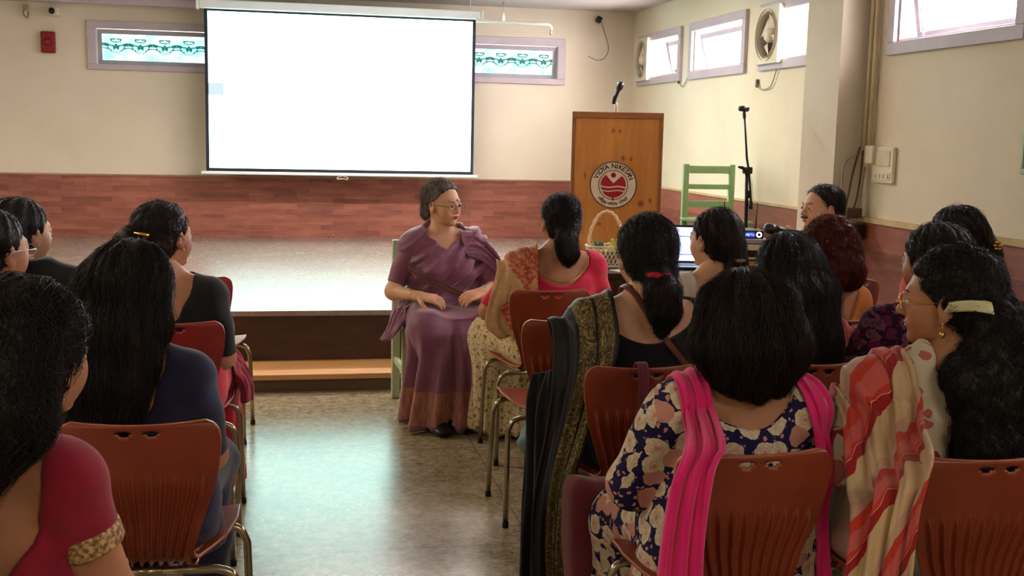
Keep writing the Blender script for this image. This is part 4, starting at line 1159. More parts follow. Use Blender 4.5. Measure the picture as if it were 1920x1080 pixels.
        if strands and len(v):
            r = np.random.default_rng(seed); idx = r.integers(0, len(v), strands); P = v[idx].astype(f32); n = grad(g, P); P = P+n*.0015
            K = 7; step = (slen/K)*(.6+.8*r.random((strands, 1))).astype(f32); path = [P.copy()]; ph = r.random(strands)*6.28; lift = (.0012+.004*r.random(strands)**3)
            jit = r.normal(0, .12, (strands, 3)).astype(f32)
            for k in range(K):
                n = grad(f, P); d = flow(P)+jit; 
                if curl or True:
                    sd = np.cross(d, n); d = d + sd*((.25+curl*1.1)*np.sin(ph+k*(1.1 if curl else .5)))[:, None].astype(f32)
                d -= n*(d*n).sum(1, keepdims=True); d /= np.linalg.norm(d, axis=1, keepdims=True)+1e-6
                P = P+d*step; dist = g(P); n = grad(g, P); P = P - n*np.clip(dist-lift*(1+k*.35), -.01, .01)[:, None]
                path.append(P.copy())
            path = np.stack(path, 1)                                       # strands x K+1 x 3
            t = np.gradient(path, axis=1); nn = grad(f, path.reshape(-1, 3)).reshape(path.shape); sd = np.cross(t, nn); sd /= np.linalg.norm(sd, axis=2, keepdims=True)+1e-6
            wd = (.0011*np.linspace(1, .25, K+1))[None, :, None]*(.7+.6*r.random((strands, 1, 1)))
            a, b, c_ = path-sd*wd, path+sd*wd, path+nn*wd*1.1
            vv = np.stack([a, b, c_], 2).reshape(-1, 3); base = (np.arange(strands)*(K+1)*3)[:, None]+np.arange(K)*3
            base = base.reshape(-1); qs = []
            for i0, i1 in ((0, 1), (1, 2), (2, 0)): qs.append(np.stack([base+i0, base+i1, base+i1+3, base+i0+3], 1))
            parts.append((vv, np.vstack(qs)))
        V, F = join(parts)
        s.hair_f = g
        return mesh_obj(name, V, F, mat, s.root)
    def glasses(s, mat, oval=(.024, .017), mat_lens=None):
        b = MB()
        for sg in (-1, 1):
            pts = [s.hw(sg*.033+oval[0]*math.cos(a), .101-.10*abs(sg*.033+oval[0]*math.cos(a)-sg*.0)**1.3, oval[1]*math.sin(a)-.002) for a in np.linspace(0, 2*PI, 25)]
            b.tube(pts, .0013, 6, caps=False)
            b.tube([s.hw(sg*.057, .0985, .003), s.hw(sg*.074, .07, .004), s.hw(sg*.082, .005, .004), s.hw(sg*.081, -.012, -.006)], .0014, 6)
        b.tube([s.hw(-.010, .1055, .003), s.hw(0, .108, .006), s.hw(.010, .1055, .003)], .0013, 6)
        return b.build('glasses', mat, s.root, True)
    def earring(s, sg, mat, drop=.0):
        b = MB(); c = s.hw(sg*.086, .0, -.044); mt = Matrix.Translation(Vector(c.tolist()))
        b.lathe([(.0005, -.005), (.004, -.003), (.005, 0), (.004, .003), (.0005, .005)], 12, mt)
        if drop:
            b.tube([Vector(c.tolist()), Vector(c.tolist())-Vector((0, 0, drop))], .0012, 6)
            b.lathe([(.0005, -.011), (.006, -.008), (.0085, -.001), (.005, .006), (.0005, .009)], 12, Matrix.Translation(Vector(c.tolist())-Vector((0, 0, drop+.006))))
        return b.build('earring', mat, s.root, True)

def spline(pts, n):
    P = arc(pts, 12); d = [0]
    for i in range(1, len(P)): d.append(d[-1]+(P[i]-P[i-1]).length)
    s = np.linspace(0, d[-1], n); return np.stack([np.interp(s, d, [p[k] for p in P]) for k in range(3)], 1)
def ribbon(name, left, right, mat, parent, nu=28, nv=90, amp=.008, nf=4, th=.004, push=None, off=.010, seed=0, taper=None, world_len=None):
    """draped strip of cloth between two guide lines, with folds along its length; pushed out of the body it lies on"""
    Lp, Rp = spline(left, nv), spline(right, nv); u = np.linspace(0, 1, nu)
    G = Lp[:, None, :]*(1-u)[None, :, None] + Rp[:, None, :]*u[None, :, None]
    du = np.gradient(G, axis=1); dv = np.gradient(G, axis=0); n = np.cross(du, dv); n /= np.linalg.norm(n, axis=2, keepdims=True)+1e-9
    v = np.linspace(0, 1, nv); wave = np.sin(u[None, :]*nf*2*PI + 1.2*np.sin(v[:, None]*5+seed) + seed) + .45*np.sin(u[None, :]*nf*4.6*PI+2*v[:, None]*3+seed*2)
    G = G + n*(amp*wave)[:, :, None]
    P = G.reshape(-1, 3).astype(f32)
    if push is not None:
        for _ in range(4):
            d = push(P); w = d < off; 
            if not w.any(): break
            gr = grad(push, P[w]); P[w] += gr*np.clip(off-d[w], 0, .04)[:, None]
        # keep folds above the body
        d = push(P); w = d < off+.004; P[w] += grad(push, P[w])*(amp*.5*(1+wave.reshape(-1)[w]))[:, None].astype(f32)
    G = P.reshape(nv, nu, 3); du = np.gradient(G, axis=1); dv = np.gradient(G, axis=0); n = np.cross(du, dv); n /= np.linalg.norm(n, axis=2, keepdims=True)+1e-9
    top = (G+n*th/2).reshape(-1, 3); bot = (G-n*th/2).reshape(-1, 3); N = nu*nv; idx = np.arange(N).reshape(nv, nu)
    q = np.stack([idx[:-1, :-1], idx[:-1, 1:], idx[1:, 1:], idx[1:, :-1]], -1).reshape(-1, 4); fs = [q, q[:, ::-1]+N]
    def rim(a): fs.append(np.stack([a[:-1], a[1:], a[1:]+N, a[:-1]+N], 1))
    rim(idx[0][::-1]); rim(idx[-1]); rim(idx[:, 0]); rim(idx[:, -1][::-1])
    F = np.vstack(fs); o = mesh_obj(name, np.vstack([top, bot]), F, mat, parent)
    L = np.concatenate([[0], np.cumsum(np.linalg.norm(np.diff(G[:, nu//2], axis=0), axis=1))])
    uv = np.stack([np.tile(u, nv), np.repeat(L, nu)], 1); uv = np.vstack([uv, uv]).astype(f32)
    lay = o.data.uv_layers.new(name='UVMap'); li = np.empty(len(o.data.loops), dtype=np.int32); o.data.loops.foreach_get('vertex_index', li)
    lay.data.foreach_set('uv', uv[li].ravel())
    return o

# ------------------------------------------------------------------ the speaker
D2R = math.radians
p = Person('older woman in a mauve silk saree and glasses seated before the stage, facing the audience', .80, 5.82, PI + .10, 1.205, sw=.165, girth=1.12,
           head=(33, -4, 3), skin='skin_light', h=.008, hh=.0032, full=1.12, headoff=(0, .01),
           elbows=[(-.27, .07, .66), (.262, .03, .635)], wrists=[(-.15, .26, .655), (.175, .23, .638)],
           knees=[(-.155, .38, .50), (.165, .38, .50)], ankles=[(-.10, .40, .09), (.12, .40, .09)],
           hd=[((.85, .5, -.12), (.1, -.35, -1), .5, 1), ((-.8, .6, -.10), (-.1, -.3, -1), .5, -1)], name='person')
SP = p
p.skirt(M['saree_skirt'], rx=.275, ry=.19, y0=.36, h=.008, pleat=.030, npl=6)
p.top(M['saree'], sleeve=.82, back=(.08, .08), front=(.105, .06), bottom=.42, name='blouse', h=.0065, seed=2, vneck=True)
S = p.S
# pallu: over the left shoulder, across the chest to the right hip
def sp_drape(P):
    base = OFF(U(p.trunk, p.uarm[0], k=.05), .021)(P)
    a = plane((-.86, 0, .52), .0)(P)          # keep the side towards the left shoulder
    q = P - A(.10, 0, S-.40)
    keep = -(q@(A(-.80, 0, .60)))             # below/left of the diagonal
    return -smin(-base, -keep, .008)
cut_top = plane((0, 0, -1), -.45)
dr = INT(sp_drape, cut_top, .01)
# keep it clear of the neck on the left
vreg = lambda P: np.maximum((np.abs(P[:, 0])/.105 + np.abs(np.minimum(P[:, 2]-(S+.035), 0))/.095 - 1)*.065, -P[:, 1])
dr = SUB(SUB(dr, vreg, .008), cap((0, -.01, S+.03), (0, 0, S+.16), .066), .008)
dr = SUB(dr, cap(A(-.25, .05, .70), A(-.36, .02, .60), .02), .01)
dr2 = DISP(dr, lambda P: .007*np.sin((P@A(.62, .1, .78))*85 + 2*np.sin(P[:, 0]*9)) + .003*np.sin((P@A(.62, .1, .78))*190))
sdf_obj('pallu', dr2, (-.42, -.25, .42), (.42, .35, S+.1), .0065, M['saree'], p.root)
# pallu end hanging over the left upper arm and down behind it
bodyf = U(p.trunk, p.arms, p.thigh[0], p.thigh[1], k=.03)
ribbon('pallu_end', [(-.17, -.02, S+.03), (-.245, -.01, S-.06), (-.325, .0, .70), (-.36, .02, .56), (-.36, .0, .42)], [(-.17, -.14, S-.03), (-.26, -.15, S-.14), (-.33, -.17, .66), (-.34, -.18, .5), (-.32, -.18, .36)], M['saree'], p.root, push=bodyf, amp=.012, off=.025, seed=2)
ribbon('pallu_fold', [(-.07, .05, S+.035), (-.16, .05, S+.025), (-.25, .08, S-.05), (-.315, .12, S-.16), (-.33, .16, .66)], [(-.10, .13, S-.09), (-.19, .13, S-.11), (-.26, .13, S-.17), (-.30, .17, .70), (-.29, .2, .64)], M['saree'], p.root, push=bodyf, amp=.008, nf=3, off=.022, seed=5)
ribbon('saree_border', [(.20, .10, .80), (.12, .155, .74), (-.0, .20, .68), (-.12, .24, .63), (-.18, .26, .60)], [(.20, .10, .75), (.11, .17, .69), (-.01, .22, .635), (-.12, .27, .59), (-.18, .28, .57)], M['saree_border'], p.root, push=bodyf, amp=.004, nf=2, off=.034, seed=1)
ribbon('side_fold', [(.15, .16, .58), (.22, .16, .54), (.27, .20, .47), (.31, .18, .41)], [(.15, -.05, .58), (.24, -.05, .53), (.29, .02, .45), (.33, .05, .385)], M['saree'], p.root, push=bodyf, amp=.01, nf=3, off=.03, seed=4)
bun = ell(tuple(p.hw(0, -.115, -.055)), (.038, .034, .036))
p.hair(M['hair_grey'], 'bun', strands=1400, tie=tuple(p.hw(0, -.10, -.05)), extra=(bun,), vol=1.0, amp=.0016, h=.0045, slen=.08, line=.026)
p.glasses(M['blackmetal'], oval=(.025, .019))
c = p.hw(0, .0985, .034); MB().lathe([(.0003, .0022), (.004, .002), (.0062, 0), (.004, -.002), (.0003, -.003)], 16, Matrix.Translation(Vector(c.tolist())) @ Matrix(p.R.tolist()).to_4x4() @ Matrix.Rotation(-PI/2, 4, 'X')).build('bindi', plain('bindi_maroon', srgb(70, 12, 20), .5), p.root, True)
p.earring(1, M['steel']); p.earring(-1, M['steel'])
w = A(*p.w[0]); e_ = A(*p.e[0]); d_ = (w-e_)/np.linalg.norm(w-e_)
q_ = Vector(d_.tolist()).to_track_quat('Z', 'Y').to_matrix().to_4x4()
o = MB().lathe([(.0285, -.008), (.0300, -.005), (.0300, .005), (.0285, .008)], 28, Matrix.Translation(Vector((w-d_*.025).tolist())) @ q_, caps=False).build('watch_strap', M['gold'], p.root, True)
MB().lathe([(.0003, .006), (.013, .006), (.015, .003), (.015, -.002), (.0003, -.002)], 20, Matrix.Translation(Vector((w-d_*.025 + A(.0, .012, .027)).tolist())) @ Matrix.Rotation(-.4, 4, 'X')).build('watch_face', M['steel'], o, True)
w = A(*p.w[1]); e_ = A(*p.e[1]); d_ = (w-e_)/np.linalg.norm(w-e_); q_ = Vector(d_.tolist()).to_track_quat('Z', 'Y').to_matrix().to_4x4()
MB().lathe([(.0285, -.0022), (.031, 0), (.0285, .0022)], 28, Matrix.Translation(Vector((w-d_*.045).tolist())) @ q_, caps=False).build('bangle', M['gold'], p.root, True)
ch = [p.hw(.052, -.02, -.15), p.hw(.048, .035, -.16), (.03, .09, S-.0), (.0, .118, S-.05), (-.03, .09, S-.0), p.hw(-.048, .035, -.16), p.hw(-.052, -.02, -.15)]
MB().tube(arc([Vector([float(t_) for t_ in c_]) for c_ in ch], 6), .0013, 6).build('necklace', M['gold'], p.root, True)
for i, sg in ((0, -1), (1, 1)):
    a = p.an[i]; sh = MB()
    v, q = surf(U(cap((a[0], a[1]-.03, .04), (a[0], a[1]+.13, .030), .040, .036), ell((a[0], a[1]+.15, .026), (.046, .06, .026)), k=.02), (a[0]-.09, a[1]-.1, 0), (a[0]+.09, a[1]+.25, .12), .006)
    mesh_obj('shoe', v, q, M['black'], p.root)
ladder_chair('wooden_chair', 'pale grey-green wooden chair under the woman in the mauve saree', (.80, 5.90, 0), PI+.04, M['palegreen'], H=.872, w=.205)

# ------------------------------------------------------------------ audience, left block
p = Person('woman in a black shawl at the far left looking right towards the speaker', -.90, 4.20, 0, 1.19, sw=.16, girth=1.08, head=(-42, 0, 0), skin='skin_light', h=.010, hh=.0042)
p.top(M['black_cloth'], sleeve=1.6, back=(.05, .0), front=(.05, .01), off=.016, name='top')
f = U(OFF(INT(p.trunk, plane((0, 0, -1), -.62), .02), .028), OFF(p.neck, .018), k=.04)
p.cloth('shawl', INT(f, plane((0, 0, 1), p.S+.085), .01), M['black_cloth'], amp=.007, freq=40, direction=(.3, .1, 1))
p.salwar(M['black_cloth'])
tail = chain([tuple(p.hw(0, -.09, 0)), tuple(p.hw(0, -.12, -.08)), (-.05, -.12, p.S-.05), (-.05, -.15, p.S-.25)], [.06, .055, .05, .03])
p.hair(M['hair'], 'tied', tie=tuple(p.hw(0, -.12, -.06)), extra=(tail,), slen=.12)

p = Person('woman with glasses cut by the left edge, dark hair tied back', -.835, 3.52, 0, 1.20, sw=.16, head=(-40, 0, 0), skin='skin', h=.011, hh=.0045)
p.top(M['black_cloth'], sleeve=.6); p.salwar(M['navy_cloth'])
tail = chain([tuple(p.hw(0, -.09, -.02)), tuple(p.hw(0, -.12, -.10)), (-.03, -.13, p.S-.1), (-.03, -.16, p.S-.3)], [.06, .055, .045, .025])
p.hair(M['hair'], 'tied', tie=tuple(p.hw(0, -.12, -.06)), extra=(tail,), slen=.12)
p.glasses(M['steel'])

p = Person('woman in a black blouse with a gold clip in her curly low bun', -.42, 4.18, -.12, 1.18, sw=.165, girth=1.02, head=(-34, -2, -4), skin='skin', h=.009, hh=.004,
           elbows=[(-.22, .05, .64), (.195, .03, .62)], wrists=[(-.06, .26, .62), (.10, .24, .60)])
p.top(M['black_cloth'], sleeve=.95, back=(.10, .13), off=.008, name='blouse', h=.008)
p.skirt(M['crimson'], rx=.20, ry=.14); 
bodyf = U(p.trunk, p.arms, p.thigh[0], p.thigh[1], k=.03)
ribbon('pallu', [(.05, .18, .60), (.15, .18, .585), (.22, .20, .50), (.235, .22, .40)], [(.05, .38, .58), (.15, .40, .57), (.22, .42, .47), (.23, .40, .37)], M['maroon'], p.root, push=bodyf, amp=.012, nf=3, off=.03)
bun = ell(tuple(p.hw(-.03, -.135, -.02)), (.062, .048, .055)); bun2 = ell(tuple(p.hw(-.045, -.125, -.075)), (.05, .04, .045))
p.hair(M['hair_brown'], 'bun', tie=tuple(p.hw(0, -.11, .0)), extra=(bun, bun2), curl=1.0, amp=.0022, strands=1200, slen=.07)
cl = [p.hw(-.02, -.108, .07), p.hw(.01, -.122, .065), p.hw(.035, -.118, .055)]
MB().tube([Vector(c_.tolist()) for c_ in [p.hw(.022, -.162, .020), p.hw(.045, -.150, .017), p.hw(.062, -.132, .010)]], [.003, .006, .008], 10).build('hair_clip', M['gold'], p.root, True)
p.earring(1, M['gold'])

p = Person('woman in a navy dress with long loose dark hair at the left aisle', -.37, 2.86, -.06, 1.165, sw=.145, girth=.95, head=(-22, -3, 0), skin='skin', h=.008, hh=.0042,
           elbows=[(-.20, .06, .62), (.175, .06, .62)], headoff=(.01, 0))
p.top(M['navy_cloth'], sleeve=.95, back=(.085, .13), bottom=.40, flare=.02, h=.007, name='dress')
p.salwar(M['navy_cloth'])
hb = lambda x, y, z: tuple(p.hw(x, y, z))
S = p.S
long_ = [chain([hb(sx, -.06, .03), hb(sx*1.15, -.10, -.08), (sx*.9-.02, -.125, S-.02), (sx*.8-.035, -.155, S-.2), (sx*.7-.04, -.165, S-.34)], [.052, .052, .044, .036, .018], None, .03) for sx in (-.065, -.02, .025)]
long_.append(chain([hb(.06, -.01, .0), hb(.07, -.02, -.07), (.05, -.09, S+.02), (.03, -.14, S-.12)], [.03, .028, .024, .012], None, .03))
p.hair(M['hair'], 'long', extra=long_, cover_ears=True, vol=1.08, strands=2600, slen=.22, amp=.003, h=.006)

p = Person('woman in a maroon blouse with long black wavy hair at the lower left corner', -.515, 1.98, -.14, 1.188, sw=.155, girth=1.06, head=(-24, -3, 0), skin='skin', h=.0075, hh=.004, headoff=(.10, 0),
           elbows=[(-.25, .06, .66), (.222, .03, .62)], wrists=[(-.08, .28, .62), (.13, .26, .61)], knees=[(-.13, .40, .49), (.02, .40, .49)])
p.top(M['maroon'], sleeve=.38, back=(.14, .24), front=(.08, .1), bottom=.50, h=.0065, name='blouse', seed=4)
# gold brocade cuff on the sleeve
for i in (0, 1):
    a_, b_ = A(*p.uarm_ends(i)[0]), A(*p.e[i]); n_ = (b_-a_)/np.linalg.norm(b_-a_); p0 = a_+(b_-a_)*.37; p1 = a_+(b_-a_)*.53
    f = INT(INT(cap(a_, b_, .062, .053), plane(n_, float(n_@p1)), .004), plane(-n_, -float(n_@p0)), .004)
    sdf_obj('sleeve_border', f, (-.5, -.3, .5), (.5, .3, 1.0), .006, M['brocade'], p.root)
p.skirt(M['white_cloth'], rx=.22, ry=.15, top=.60)
bodyf = U(p.trunk, p.arms, p.thigh[0], p.thigh[1], k=.03)
ribbon('saree_pleats', [(-.20, -.10, .66), (0, -.165, .62), (.09, -.12, .66), (.13, -.04, .70)], [(-.20, -.10, .50), (0, -.17, .46), (.10, -.12, .50), (.15, -.04, .52)], M['ledge_blue'], p.root, push=bodyf, amp=.006, nf=4, off=.02)
S = p.S
long_ = [chain([tuple(p.hw(sx, -.06, .03)), tuple(p.hw(sx*1.2, -.10, -.08)), (sx*1.1-.03, -.14, S+.0), (sx*1.1-.09, -.175, S-.2), (sx*1.0-.12, -.19, S-.42)], [.058, .062, .06, .06, .03], None, .03) for sx in (-.075, -.01, .045)]
long_.append(chain([tuple(p.hw(-.0, -.115, -.05)), (.04, -.15, S+.04), (.02, -.165, S-.03), (-.03, -.185, S-.12)], [.04, .036, .03, .02], None, .03))
p.hair(M['hair'], 'long', extra=long_, cover_ears=True, vol=1.1, strands=3200, slen=.2, amp=.003, curl=.7, h=.006, lo=(-.42, -.36, S-.52))

# ------------------------------------------------------------------ audience, right block
p = Person('woman in a rose pink blouse with a red and cream patchwork pallu before the speaker', 1.195, 4.92, .05, 1.192, sw=.18, girth=1.12, head=(6, -2, 0), skin='skin', h=.0085, hh=.0042,
           elbows=[(-.30, .04, .66), (.25, .06, .64)], wrists=[(-.12, .27, .62), (.08, .26, .61)], knees=[(-.235, .31, .50), (.05, .40, .50)], ankles=[(-.20, .28, .09), (.02, .42, .09)], headoff=(.01, 0))
p.top(M['rose'], sleeve=.9, back=(.135, .105), front=(.09, .1), bottom=.52, h=.0075, name='blouse')
S = p.S
ring = []
for k in range(25):
    a = PI*(k/24); ring.append((.128*math.cos(a), 0, S+.02 - .105*math.sin(a)))
P_ = np.array([(x, -.16, z) for x, y, z in ring], dtype=f32)
for _ in range(30):
    dd = p.trunk(P_); P_[:, 1] += np.clip(dd-.012, -.02, .02)
MB().tube([tuple(q) for q in P_], .0028, 6).build('neck_piping', M['gold'], p.root, True)
bodyf = U(p.trunk, p.arms, k=.03)
ribbon('pallu', [(-.085, .10, S-.04), (-.085, .02, S+.045), (-.10, -.06, S+.03), (-.12, -.13, S-.08), (-.12, -.15, S-.2), (-.14, -.15, .60)],
       [(-.24, .10, S-.10), (-.27, .02, S-.01), (-.285, -.05, S-.05), (-.32, -.09, S-.14), (-.34, -.07, S-.28), (-.28, -.07, .55)], M['patchwork'], p.root, push=bodyf, amp=.007, nf=3, off=.016)
p.skirt(M['dotted_cream'], rx=.22, ry=.17, top=.60, z=.04)
MB().lathe([(.0, 0)], 3) if False else None
tail = chain([tuple(p.hw(0, -.115, -.03)), (.0, -.14, S+.095), (.01, -.15, S+.04), (.01, -.15, S+.01)], [.045, .046, .042, .02])
p.hair(M['hair'], 'low tail', tie=tuple(p.hw(0, -.11, -.03)), extra=(tail,), vol=.97, strands=1300, slen=.08, curl=.35)
p.earring(-1, M['gold'])

p = Person('woman in a black top with a gold paisley scarf and red hair tie', 1.10, 3.36, .0, 1.205, sw=.178, girth=1.06, head=(5, -3, 0), skin='skin_light', h=.008, hh=.0042,
           elbows=[(-.25, .05, .66), (.25, .06, .64)])
p.top(M['black_cloth'], sleeve=.25, back=(.15, .085), front=(.10, .1), bottom=.42, h=.007, name='top')
p.salwar(M['black_cloth'])
S = p.S; bodyf = U(p.trunk, p.arms, k=.03)
ribbon('dupatta', [(-.11, .12, S-.05), (-.105, .03, S+.045), (-.11, -.06, S+.028), (-.115, -.13, S-.10), (-.19, -.18, S-.27), (-.27, -.25, .45), (-.29, -.26, .28), (-.29, -.26, .12)],
       [(-.26, .12, S-.12), (-.30, .03, S-.03), (-.30, -.05, S-.06), (-.315, -.12, S-.18), (-.34, -.16, S-.34), (-.38, -.21, .42), (-.395, -.23, .27), (-.385, -.23, .10)], M['paisley'], p.root, push=bodyf, amp=.008, nf=2, off=.016, nu=36, nv=130)
ribbon('dupatta_end', [(-.28, -.1, S-.16), (-.31, -.1, .6), (-.33, -.16, .4), (-.35, -.18, .2), (-.34, -.2, .08)], [(-.34, .02, S-.2), (-.355, .02, .6), (-.375, -.06, .4), (-.40, -.12, .2), (-.41, -.14, .04)], M['black_cloth'], p.root, push=bodyf, amp=.012, nf=2, off=.02, seed=3)
tail = chain([tuple(p.hw(.0, -.115, -.04)), (.0, -.135, S+.132), (.012, -.15, S+.08), (.018, -.155, S+.02), (.01, -.15, S-.035)], [.05, .032, .052, .045, .02])
p.hair(M['hair'], 'low tail', tie=tuple(p.hw(.0, -.11, -.06)), extra=(tail,), vol=1.04, strands=1600, slen=.09, curl=.5, h=.0055)
tie_ = A(.0, -.138, S+.132)
MB().lathe([(.030, -.011), (.040, -.006), (.042, 0), (.040, .006), (.030, .011)], 20, Matrix.Translation(Vector(tie_.tolist())), caps=False).build('hair_tie', M['crimson'], p.root, True)
bp = [(-.07, .05, S+.045), (-.055, -.05, S+.055), (.0, -.12, S-.04), (.10, -.13, S-.16), (.17, -.11, S-.24), (.22, -.02, S-.36)]
ribbon('bag_strap', bp, [(x+.014, y, z+.012) for x, y, z in bp], M['strap'], p.root, push=p.trunk, amp=0, off=.014, nu=5, nv=60, th=.003)

p = Person('woman with hair in a low ponytail, cream top, looking left beside the laptop', 1.655, 4.20, .10, 1.175, sw=.16, head=(22, -2, 0), skin='skin_light', h=.0095, hh=.004)
p.top(M['white_cloth'], sleeve=.6, back=(.10, .07), h=.008); p.salwar(M['cream_cloth'])
tail = chain([tuple(p.hw(0, -.10, -.02)), tuple(p.hw(0, -.12, -.085)), (.0, -.13, p.S-.05), (.0, -.14, p.S-.2)], [.05, .036, .03, .02])
p.hair(M['hair_brown'], 'tied', tie=tuple(p.hw(0, -.10, -.055)), extra=(tail,), vol=.98, slen=.09, strands=1100)
c = p.hw(0, -.122, -.07); MB().lathe([(.026, -.010), (.0385, -.006), (.0385, .006), (.026, .010)], 18, Matrix.Translation(Vector(c.tolist())), caps=False).build('hair_band', M['wire'], p.root, True)
f = INT(OFF(U(p.trunk, k=.03), .014), plane((.9, 0, -.45), -.30), .01)

p = Person('woman in a navy floral kurta with a magenta scarf and bobbed black hair', 1.05, 2.47, .0, 1.142, sw=.168, girth=1.05, head=(3, -4, 0), skin='skin', h=.0072, hh=.0042,
           elbows=[(-.225, .08, .61), (.25, .08, .62)], wrists=[(-.15, .30, .56), (.10, .28, .60)], knees=[(-.15, .38, .425), (.13, .42, .46)])
p.top(M['floral'], sleeve=1.28, back=(.115, .055), front=(.08, .08), bottom=.40, off=.012, cuff_off=.016, h=.0062, name='kurta', seed=6, amp=.0035, flare=.03)
bodyf = U(p.trunk, p.arms, p.thigh[0], p.thigh[1], k=.03)
p.skirt(M['floral'], rx=.24, ry=.16, top=.56, h=.010)
S = p.S
ribbon('magenta_dupatta', [(-.10, .14, S-.12), (-.085, .08, S-.01), (-.085, .0, S+.045), (-.095, -.07, S+.005), (-.108, -.16, S-.015), (-.140, -.285, .80), (-.18, -.325, .76), (-.195, -.325, .60), (-.19, -.325, .40), (-.19, -.325, .16)],
       [(-.17, .14, S-.14), (-.16, .08, S-.04), (-.16, .0, S+.022), (-.165, -.07, S-.01), (-.18, -.14, S-.045), (-.225, -.255, .785), (-.265, -.30, .72), (-.285, -.31, .58), (-.295, -.31, .40), (-.305, -.31, .16)], M['magenta'], p.root, push=bodyf, amp=.009, nf=2.5, off=.020, nu=36, nv=120, seed=1)
ribbon('dupatta_loop', [(.06, .12, S-.08), (.06, .06, S+.02), (.085, -.01, S+.052), (.13, -.06, S+.01), (.165, -.09, S-.08), (.185, -.08, S-.2), (.19, -.06, .56), (.19, -.08, .36), (.19, -.1, .2)],
       [(.14, .12, S-.10), (.15, .06, S-.01), (.16, -.0, S+.02), (.195, -.04, S-.03), (.22, -.06, S-.12), (.235, -.05, S-.22), (.24, -.03, .56), (.25, -.05, .36), (.25, -.06, .2)], M['magenta'], p.root, push=bodyf, amp=.006, nf=2, off=.018, seed=3)
bob = [chain([tuple(p.hw(sx, -.035, .05)), tuple(p.hw(sx*1.25, -.055, -.05)), tuple(p.hw(sx*1.12, -.06, -.118))], [.052, .050, .022], None, .04) for sx in (-.066, -.03, .03, .066)]
bob += [chain([tuple(p.hw(sx, -.08, .04)), tuple(p.hw(sx*1.3, -.10, -.05)), tuple(p.hw(sx*1.1, -.095, -.142+abs(sx)*.3))], [.056, .052, .024], None, .04) for sx in (-.045, .0, .045)]
p.hair(M['hair_brown'], 'bob', extra=bob, cover_ears=True, vol=1.03, strands=3600, slen=.13, amp=.0035, h=.0055, lo=(-.25, -.33, S-.12))

p = Person('woman with very long straight black hair and a coral scarf, middle of the right block', 1.555, 3.34, .06, 1.155, sw=.165, girth=1.05, head=(14, -3, 0), skin='skin', h=.0095, hh=.0045)
p.top(M['black_cloth'], sleeve=.8); p.salwar(M['black_cloth'])
S = p.S; bodyf = U(p.trunk, p.arms, k=.03)
ribbon('coral_dupatta', [(.08, .10, S-.05), (.085, .0, S+.04), (.12, -.08, S-.0), (.15, -.11, S-.15), (.16, -.13, S-.35)], [(.20, .10, S-.1), (.24, .0, S-.01), (.26, -.06, S-.06), (.265, -.08, S-.2), (.27, -.09, S-.38)], M['coral'], p.root, push=bodyf, amp=.007, nf=3, off=.016)
long_ = [chain([tuple(p.hw(sx, -.05, .03)), tuple(p.hw(sx*1.15, -.10, -.06)), (sx*1.15+.03, -.135, S-.02), (sx*1.15+.045, -.155, S-.22), (sx*1.1+.05, -.165, S-.44)], [.055, .055, .048, .045, .025], None, .03) for sx in (-.055, -.01, .05)]
p.hair(M['hair'], 'long', extra=long_, cover_ears=True, vol=1.0, strands=2200, slen=.2, amp=.0028, lo=(-.3, -.33, S-.5))

p = Person('woman with short curly henna red hair and an orange blouse', 2.08, 4.10, .10, 1.148, sw=.16, head=(20, -4, 0), skin='skin', h=.010, hh=.0045)
p.top(M['orange'], sleeve=.6, back=(.12, .12)); p.salwar(M['orange'])
curls = [ell(tuple(p.hw(sx, sy, sz)), (.06, .068, .07)) for sx, sy, sz in ((-.05, -.06, -.02), (.05, -.06, -.02), (0, -.09, -.05), (.045, -.08, -.085), (-.045, -.08, -.08), (0, -.03, .05))]
p.hair(M['hair_henna'], 'curly', extra=curls, cover_ears=True, vol=1.04, strands=2600, slen=.06, amp=.0045, curl=1.2, h=.0065, lo=(-.25, -.33, p.S-.05))

p = Person('man with black hair in a rust printed shirt holding a microphone near his mouth', 2.605, 5.20, PI/2+.12, 1.238, sw=.19, girth=1.12, head=(2, 2, 0), skin='skin_light', female=False, h=.009, hh=.0034,
           elbows=[(-.25, .06, .70), (.27, .08, .68)], wrists=[(-.10, .17, .93), (.14, .28, .62)],
           hd=[((.8, .1, .55), (.2, .95, -.1), 1.3, 1), ((-.5, .8, -.2), (0, -.2, -1), .5, -1)], name='person')
MAN = p
p.top(M['rust_print'], sleeve=.9, back=(.07, .0), front=(.06, .03), bottom=.42, off=.014, cuff_off=.014, name='shirt')
f = INT(OFF(p.neck, .012), plane((0, .2, 1), p.S+.055), .004); sdf_obj('collar', f, (-.12, -.14, p.S-.02), (.12, .14, p.S+.1), .006, M['rust_print'], p.root)
p.salwar(M['black_cloth'], off=.014)
p.hair(M['hair'], 'short', vol=.95, strands=1500, slen=.035, amp=.0012, line=.014)
ms = U(ell((.014, .094, -.044), (.016, .006, .0045)), ell((-.014, .094, -.044), (.016, .006, .0045)), k=.004)
v, q = surf(DISP(ms, lambda P: .0008*np.sin(P[:, 0]*900)), (-.05, .07, -.07), (.05, .12, -.02), .0018); mesh_obj('moustache', v@p.R.T+p.hc, q, M['hair'], p.root)
for i in (0, 1): sdf_obj('shoe', OFF(p.foot[i], .007), (-.3, .2, -.01), (.3, .75, .15), .008, M['black'], p.root)

